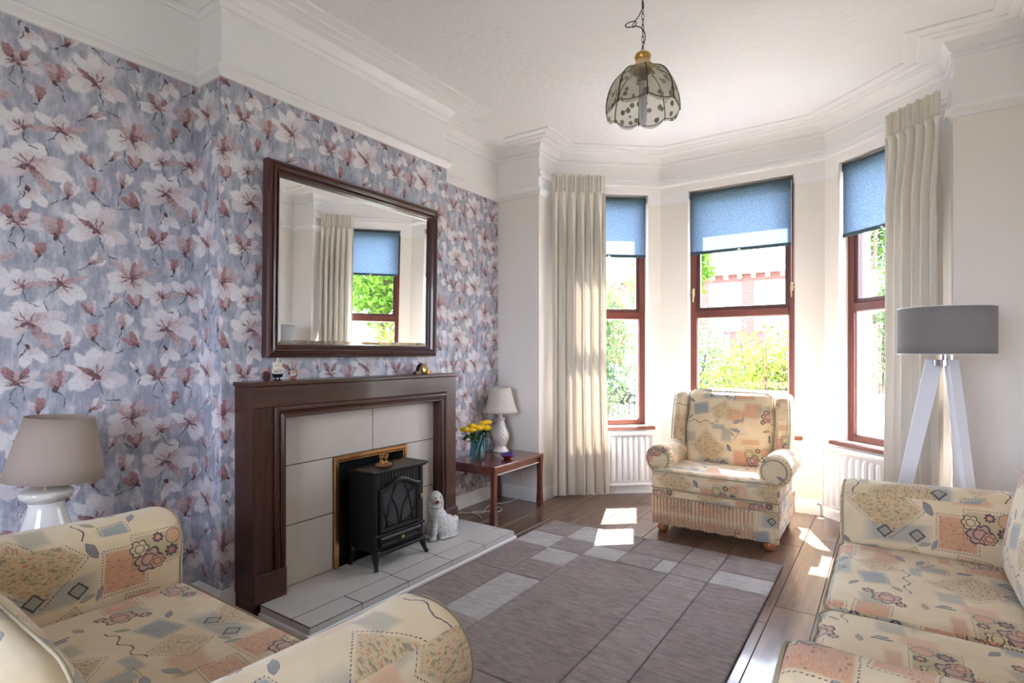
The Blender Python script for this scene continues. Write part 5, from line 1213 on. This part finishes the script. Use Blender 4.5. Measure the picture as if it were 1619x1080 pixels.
o.rotation_euler = (R(-4), R(2), 0)
mb = MB(); 
for a in range(3): mb.tube([(0, 0, .36), (.155 * math.cos(a * 2.1), .155 * math.sin(a * 2.1), .345)], .0018, 5)
_build(mb, 'shade_carrier', M['brass'], l2)
mb = MB(); mb.ball((0, 0, .41), .03, .03, .045); _build(mb, 'bulb', M['bulb_glass'], l2, smooth=True)

# ------------------------------------------------------------------ pendant lamp
pl = tag(empty('pendant_lamp', (-1.0, 2.588, 3.0445), R(34.5)), 'smoky glass petal pendant lamp hanging on a bronze chain', 'lamp')
zo = -CEIL; pl.scale = (.948,) * 3; ctop = (CEIL - 3.0445) / .948
def dome(v):        # v 0 top .. 1 rim -> (r, z)
    return (.052 + .141 * math.sin(min(1, v) * math.pi / 2 * 1.02) ** .9, 2.765 - .205 * (1 - math.cos(v * math.pi / 2 * .98)) - .01 * v)
NP = 8
for k in range(NP):
    a0 = 2 * math.pi * (k + .35) / NP; P = []
    for j in range(15):
        P.append([])
        for i in range(13):
            u = i / 12 * 2 - 1; v = j / 14; vv = v * (1 + .10 * (1 - u * u)) ; r, z = dome(min(vv, 1)); 
            if vv > 1: z -= (vv - 1) * .30; r += (vv - 1) * .02
            r *= (1 + .035 * (1 - u * u) * v) * math.cos(math.pi / NP) / math.cos(math.pi / NP * u) ** .5
            a = a0 + u * math.pi / NP; P[-1].append((r * math.cos(a), r * math.sin(a), z + zo))
    mb = MB(); mb.grid(P); o = _build(mb, 'glass_petal', M['lamp_glass_lo'], pl, smooth=True); o.modifiers.new('t', 'SOLIDIFY').thickness = .002
    a = a0 + math.pi / NP
    mb = MB(); pts = []
    for j in range(16):
        r, z = dome(j / 14 if j < 15 else 1); z -= .008 if j == 15 else 0; r = r * math.cos(math.pi / NP) ** .5 * 1.012; pts.append((r * math.cos(a), r * math.sin(a), z + zo))
    mb.tube(pts, .0028, 6); _build(mb, 'rib', M['dark_metal'], pl, smooth=True)
    mb = MB(); pts = []
    for i in range(13):
        u = i / 12 * 2 - 1; r, z = dome(1); z -= .022 * (1 - u * u) ; r *= (1 + .035 * (1 - u * u)) * math.cos(math.pi / NP) / math.cos(math.pi / NP * u) ** .5 * 1.008
        pts.append((r * math.cos(a0 + u * math.pi / NP), r * math.sin(a0 + u * math.pi / NP), z + zo + .008))
    mb.tube(pts, .0022, 6); _build(mb, 'rim_wire', M['dark_metal'], pl, smooth=True)
mb = MB(); mb.lathe([(.050, 2.755 + zo), (.068, 2.757 + zo), (.070, 2.766 + zo), (.056, 2.780 + zo), (.044, 2.794 + zo), (.036, 2.806 + zo), (.032, 2.812 + zo)], n=40, cap=False); _build(mb, 'gallery', M['paint_cream'], pl, smooth=True)
mb = MB(); mb.lathe([(.032, 2.812 + zo), (.040, 2.822 + zo), (.042, 2.834 + zo), (.036, 2.846 + zo), (.016, 2.850 + zo), (0, 2.851 + zo)], n=40, cap=False); _build(mb, 'cap', M['brass'], pl, smooth=True)
mb = MB(); mb.lathe([(.018, 2.70 + zo), (.018, 2.75 + zo)], n=20); _build(mb, 'bulb_holder', M['dark_metal'], pl, auto=40)
mb = MB()
for q in range(4): mb.tube([(.013 * math.cos(q * 1.571 + .4), .013 * math.sin(q * 1.571 + .4), 2.69 + zo), (.013 * math.cos(q * 1.571 + .4), .013 * math.sin(q * 1.571 + .4), 2.50 + zo), (.004 * math.cos(q * 1.571 + .4), .004 * math.sin(q * 1.571 + .4), 2.487 + zo)], .0095, 10)
mb.lathe([(.020, 2.655 + zo), (.020, 2.70 + zo)], n=20); _build(mb, 'bulb', M['bulb_glass'], pl, auto=50)
z = 2.851; k = 0; proto = None
while z + zo < ctop - .01:
    if proto is None:
        mb = MB(); pts = [(.0062 * math.cos(a), 0, .0165 + .0135 * math.sin(a) + (.0045 if math.sin(a) > 0 else -.0045)) for a in [2 * math.pi * i / 16 for i in range(16)]]
        mb.tube(pts, .0016, 6, closed=True); proto = _build(mb, 'chain_link', M['dark_metal'], pl, smooth=True); ln = proto
    else: ln = copy_obj(proto, pl)
    ln.location = (0, 0, z + zo - .004); ln.rotation_euler = (0, 0, (k % 2) * R(90) + R(20)); z += .0295; k += 1
q = .0007
def cp(x, y, dy=0): return ((x - 545) * q, dy, 1.3 + (558 - y / 4.696) * .003274 + zo)
pts = catmull([cp(545, 415), cp(538, 370, .006), cp(556, 320, .01), cp(566, 260, .01), cp(548, 210, .01), cp(505, 188, .01), cp(470, 200, 0), cp(430, 213, -.01), cp(412, 200, -.01), cp(440, 170, 0), cp(490, 148, .012), cp(500, 165, .015), cp(480, 195, .012), cp(472, 185, 0), cp(495, 150, -.006), cp(520, 110, 0), cp(546, 50, .004), cp(542, 10, .0), cp(545, -40, .0), (0, 0, ctop)], 8)
mb = MB(); mb.tube(pts, .0028, 6); _build(mb, 'flex', simple('brown_flex', srgb(70, 60, 56), .5), pl, smooth=True)
mb = MB(); mb.lathe([(.0, ctop - .02), (.012, ctop - .02), (.05, ctop - .008), (.055, ctop), (0, ctop)], n=32, cap=False); _build(mb, 'ceiling_rose', M['brass'], pl, smooth=True)

# ------------------------------------------------------------------ outdoors
GZ = -.55
mb = MB(); mb.box(-60, 60, 5.6, 90, GZ - .1, GZ); mb.box(-60, 60, -40, -2.2, GZ - .1, GZ); mb.box(-60, -3.4, -2.2, 5.6, GZ - .1, GZ); mb.box(1.2, 60, -2.2, 5.6, GZ - .1, GZ)
gm = NT('garden_ground'); gn = gm.noise(gm.coord(), 1.2, 3); gm.end(gm.bsdf(gm.mix(gm.mr(gn, .4, .6), srgb(120, 118, 112), srgb(96, 100, 84)), .9)); struct(_build(mb, 'ground', gm.m, None), 'front garden and street ground')
def leaf_mat(name, a, b):
    t = NT(name); n = t.noise(t.coord(), 3, 2); i = t.noise(t.coord(), 14, 1); c = t.mix(t.mr(t.math('ADD', t.math('MULTIPLY', n, .6), t.math('MULTIPLY', i, .4)), .35, .65), a, b)
    d = t.bsdf(c, .6, spec=.2); tr = t.n('ShaderNodeBsdfTranslucent'); t.put(tr.inputs[0], c); mx = t.n('ShaderNodeMixShader'); mx.inputs[0].default_value = .45
    t.t.links.new(d, mx.inputs[1]); t.t.links.new(tr.outputs[0], mx.inputs[2]); return t.end(mx.outputs[0])
LM = [leaf_mat('bright_leaf', srgb(58, 96, 26), srgb(120, 156, 50)), leaf_mat('grey_leaf', srgb(62, 84, 54), srgb(118, 136, 90)), leaf_mat('olive_leaf', srgb(66, 90, 30), srgb(136, 148, 62))]
bark = simple('bark', srgb(92, 76, 60), .9)
rg_ = np.random.default_rng(4)
def foliage(root, blobs, n, size, mat, name='foliage'):
    vs = []; fs = []
    tot = sum(b[3] * b[4] * b[5] for b in blobs)
    for (x, y, z, rx, ry, rz) in blobs:
        k = int(n * rx * ry * rz / tot); d = rg_.normal(size=(k, 3)); d /= np.linalg.norm(d, axis=1)[:, None]; d *= (rg_.random(k) ** .45)[:, None]
        c = d * np.array([rx, ry, rz]) + np.array([x, y, z]); a = rg_.normal(size=(k, 3)); a /= np.linalg.norm(a, axis=1)[:, None]; b = np.cross(a, rg_.normal(size=(k, 3))); b /= np.linalg.norm(b, axis=1)[:, None]
        s = size * (.6 + .8 * rg_.random(k))[:, None]
        q = np.stack([c - a * s, c + b * s * .45, c + a * s, c - b * s * .45], 1).reshape(-1, 3); o = len(vs); vs += q.tolist(); fs += [(o + 4 * i, o + 4 * i + 1, o + 4 * i + 2, o + 4 * i + 3) for i in range(k)]
    me = bpy.data.meshes.new(name); me.from_pydata(vs, [], fs); me.materials.append(mat); o = bpy.data.objects.new(name, me); COL.objects.link(o); o.parent = root; o['kind'] = 'stuff'; return o
def shrub(name, x, y, w, d, h, mat, label, group=None, n=3500, size=.05, stems=7):
    r = tag(empty(name, (x, y, GZ)), label, 'shrub' if name != 'tree' else 'tree', group); rr = random.Random(int(x * 100) + int(y * 10))
    bl = [(rr.uniform(-w * .5, w * .5), rr.uniform(-d * .4, d * .4), h * rr.uniform(.35, .78), w * .42, d * .42, h * .24) for _ in range(7)] + [(0, 0, h * .5, w * .6, d * .5, h * .42)]
    foliage(r, bl, n, size, mat)
    mb = MB()
    for q in range(stems):
        a = rr.uniform(0, 6.28); t = (math.cos(a) * w * .5 * rr.random(), math.sin(a) * d * .4, h * rr.uniform(.6, .98)); mb.tube([(t[0] * .1, t[1] * .1, 0), (t[0] * .5, t[1] * .5, t[2] * .5), t], [.02, .014, .005], 5)
    o = _build(mb, 'stems', bark, r); o['kind'] = 'stuff'
    return r
shrub('shrub', -1.25, 7.4, 1.5, .9, 2.25, LM[2], 'light green shrub filling the middle bay window above the garden wall', n=7000, size=.035, stems=14)
shrub('shrub', -2.75, 9.0, 1.3, 1.0, 3.0, LM[1], 'grey-green shrub at the left edge of the middle bay window', n=5000, size=.04)
shrub('shrub', -3.35, 7.0, 1.0, .9, 3.3, LM[1], 'tall feathery shrub seen through the left bay window', n=4500, size=.035)
shrub('shrub', -.2, 9.0, 1.0, .9, 4.2, LM[1], 'climbing shrub seen through the right bay window', n=5000, size=.035)
shrub('shrub', 1.9, 7.6, 1.6, 1.2, 2.4, LM[0], 'bushy shrub to the right of the bay, seen only in the mirror', n=4000, size=.05)
def tree(x, y, h, cr, mat, label, n=5000, size=.09):
    r = tag(empty('tree', (x, y, GZ)), label, 'tree'); rr = random.Random(int(x * 10))
    bl = [(rr.uniform(-cr, cr) * .6, rr.uniform(-cr, cr) * .6, h - cr + rr.uniform(-cr, cr) * .6, cr * .5, cr * .5, cr * .4) for _ in range(9)]
    foliage(r, bl, n, size, mat, 'crown')
    mb = MB(); mb.tube([(0, 0, 0), (.05, 0, h * .35), (0, 0, h * .7)], [.14, .11, .06], 8)
    for b in bl: mb.tube([(0, 0, h * .45), (b[0] * .5, b[1] * .5, b[2] * .8), (b[0], b[1], b[2])], [.05, .03, .01], 5)
    _build(mb, 'trunk', bark, r)
tree(-4.35, 13.6, 5.6, 1.45, LM[0], 'bright green tree behind the shrubs in the middle bay window', 7000, .08)
tree(5.6, 10.2, 5.6, 2.0, LM[0], 'leafy tree to the right, reflected in the mirror', 7000, .09)
tree(-.6, 15.5, 6.2, 1.6, LM[0], 'pale tree high in the right bay window', 5000, .08)
tree(-9.2, 17.0, 5.0, 2.0, LM[0], 'tree across the street in the left bay window', 5000, .10)
mb = MB(); mb.box(-1.62, 1.4, 6.16, 6.34, GZ, .84); mb.box(-1.66, 1.44, 6.12, 6.38, .84, .90, 1)
gw = tag(_build(mb, 'garden_wall', [simple('pale_render', srgb(206, 200, 188), .8), simple('stone_coping', srgb(216, 212, 204), .7)], None, bevel=.01), 'low pale rendered garden wall just outside the middle bay window', 'wall')
# red brick terrace opposite
bt = NT('far_red_brick'); bc = bt.n('ShaderNodeTexBrick'); bt.put(bc.inputs['Vector'], bt.mapping(bt.coord(), rot=(R(90), 0, 0))); bc.inputs['Scale'].default_value = 1; bc.inputs['Brick Width'].default_value = .23; bc.inputs['Row Height'].default_value = .075; bc.inputs['Mortar Size'].default_value = .008
bt.put(bc.inputs['Color1'], srgb(130, 64, 54)); bt.put(bc.inputs['Color2'], srgb(108, 52, 46)); bt.put(bc.inputs['Mortar'], srgb(140, 120, 110)); bt.end(bt.bsdf(bc.outputs[0], .9))
slate = simple('slate', srgb(88, 94, 108), .6); pale = simple('pale_stone', srgb(226, 220, 210), .7); dkgl = simple('house_glass', srgb(120, 130, 142), .1)
hs = tag(empty('brick_house', (-5.5, 27, GZ)), 'red brick house opposite with white window surrounds and slate roof', 'house')
mb = MB(); mb.box(-7, 7, 0, 7, 0, 5.7); _build(mb, 'wall', bt.m, hs)
mb = MB(); mb.add([(-7.3, -.35, 5.9), (7.3, -.35, 5.9), (7.3, 3.5, 8.6), (-7.3, 3.5, 8.6), (-7.3, 7.3, 5.9), (7.3, 7.3, 5.9), (-7.3, -.35, 5.78), (7.3, -.35, 5.78), (-7.3, 7.3, 5.78), (7.3, 7.3, 5.78)], [(0, 1, 3 - 1, 3), (3, 2, 5, 4), (6, 7, 1, 0), (0, 3, 4), (1, 5, 2), (8, 6, 0, 4), (7, 9, 5, 1), (6, 8, 9, 7), (8, 4, 5, 9)]); _build(mb, 'roof', slate, hs)
mb = MB(); mb.box(-7.1, 7.1, -.3, 0, 5.5, 5.78)
for i in range(24): mb.box(-6.9 + i * .6, -6.75 + i * .6, -.28, 0, 5.28, 5.5)
_build(mb, 'eaves', pale, hs)
for cx in (-5.2, -3.2, -.9, 1.1, 3.4, 5.4):
    for z0, z1 in ((3.0, 4.9),) + (((.7, 2.3),) if abs(cx) > 4.5 else ()):
        mb = MB(); mb.box(cx - .72, cx + .72, -.06, .02, z0 - .16, z1 + .22); wn = _build(mb, 'window', pale, hs)
        mb = MB(); mb.box(cx - .52, cx + .52, -.075, -.06, z0, z1); _build(mb, 'pane', dkgl, wn)
        mb = MB(); mb.box(cx - .03, cx + .03, -.09, -.075, z0, z1); mb.box(cx - .52, cx + .52, -.09, -.075, (z0 + z1) / 2 - .03, (z0 + z1) / 2 + .03); _build(mb, 'glazing_bar', pale, wn)
for cx in (-2.1, 2.2):
    mb = MB(); mb.prism([(cx - 1.4, 0), (cx - .8, -.9), (cx + .8, -.9), (cx + 1.4, 0)], 0, 2.5); by = _build(mb, 'bay', pale, hs)
    mb = MB(); mb.add([(cx - 1.5, 0, 2.5), (cx - .88, -1.0, 2.5), (cx + .88, -1.0, 2.5), (cx + 1.5, 0, 2.5), (cx - .9, 0, 3.0), (cx + .9, 0, 3.0)], [(0, 1, 4), (1, 2, 5, 4), (2, 3, 5), (0, 3, 2, 1)]); _build(mb, 'bay_roof', slate, by)
    for wx in (-.4, .4):
        mb = MB(); mb.box(cx + wx - .32, cx + wx + .32, -.93, -.89, .9, 2.2); _build(mb, 'pane', dkgl, by)
mb = MB(); mb.box(-1, 1, 3, 3.8, 7.9, 9.8); _build(mb, 'chimney', bt.m, hs)
# parked car
car = tag(empty('parked_car', (-9.4, 19.5, GZ), R(4)), 'pale blue car parked across the street beyond the left bay window', 'car')
cs = [(-2.1, .35), (-2.05, .75), (-1.5, .92), (-1.0, 1.38), (.5, 1.42), (1.15, .95), (1.95, .82), (2.1, .5), (2.08, .32)]
n = len(cs); mb = MB(); mb.add([(x, -.82, z) for x, z in cs] + [(x, .82, z) for x, z in cs], [tuple(range(n)), tuple(range(2 * n - 1, n - 1, -1))] + [(i, (i + 1) % n, n + (i + 1) % n, n + i) for i in range(n)]); _build(mb, 'body', simple('car_paint', srgb(120, 140, 170), .2), car, bevel=.06)
mb = MB(); mb.add([(-1.3, -.83, .98), (-.92, -.83, 1.32), (.42, -.83, 1.34), (.92, -.83, .98)], [(0, 1, 2, 3)]); _build(mb, 'side_window', M['black'], car)
for x in (-1.35, 1.3):
    mb = MB(); mb.lathe([(0, -.1), (.32, -.1), (.33, .1), (0, .1)], (x, -.78, .32), 20, 'Y', cap=False); _build(mb, 'wheel', M['black'], car, auto=40)
# garden railings
rl_ = tag(empty('railing', (-5.2, 10.8, GZ)), 'dark iron railing by the pavement in the left bay window', 'railing')
mb = MB(); mb.box(-1.6, 1.6, -.02, .02, .95, 1.0); mb.box(-1.6, 1.6, -.02, .02, .15, .2); _build(mb, 'rail', M['black'], rl_)
proto = None
for i in range(27):
    if proto is None: mb = MB(); mb.box(-.009, .009, -.009, .009, 0, 1.1); proto = o = _build(mb, 'bar', M['black'], rl_)
    else: o = copy_obj(proto, rl_)
    o.location = (-1.58 + i * .1215, 0, 0)
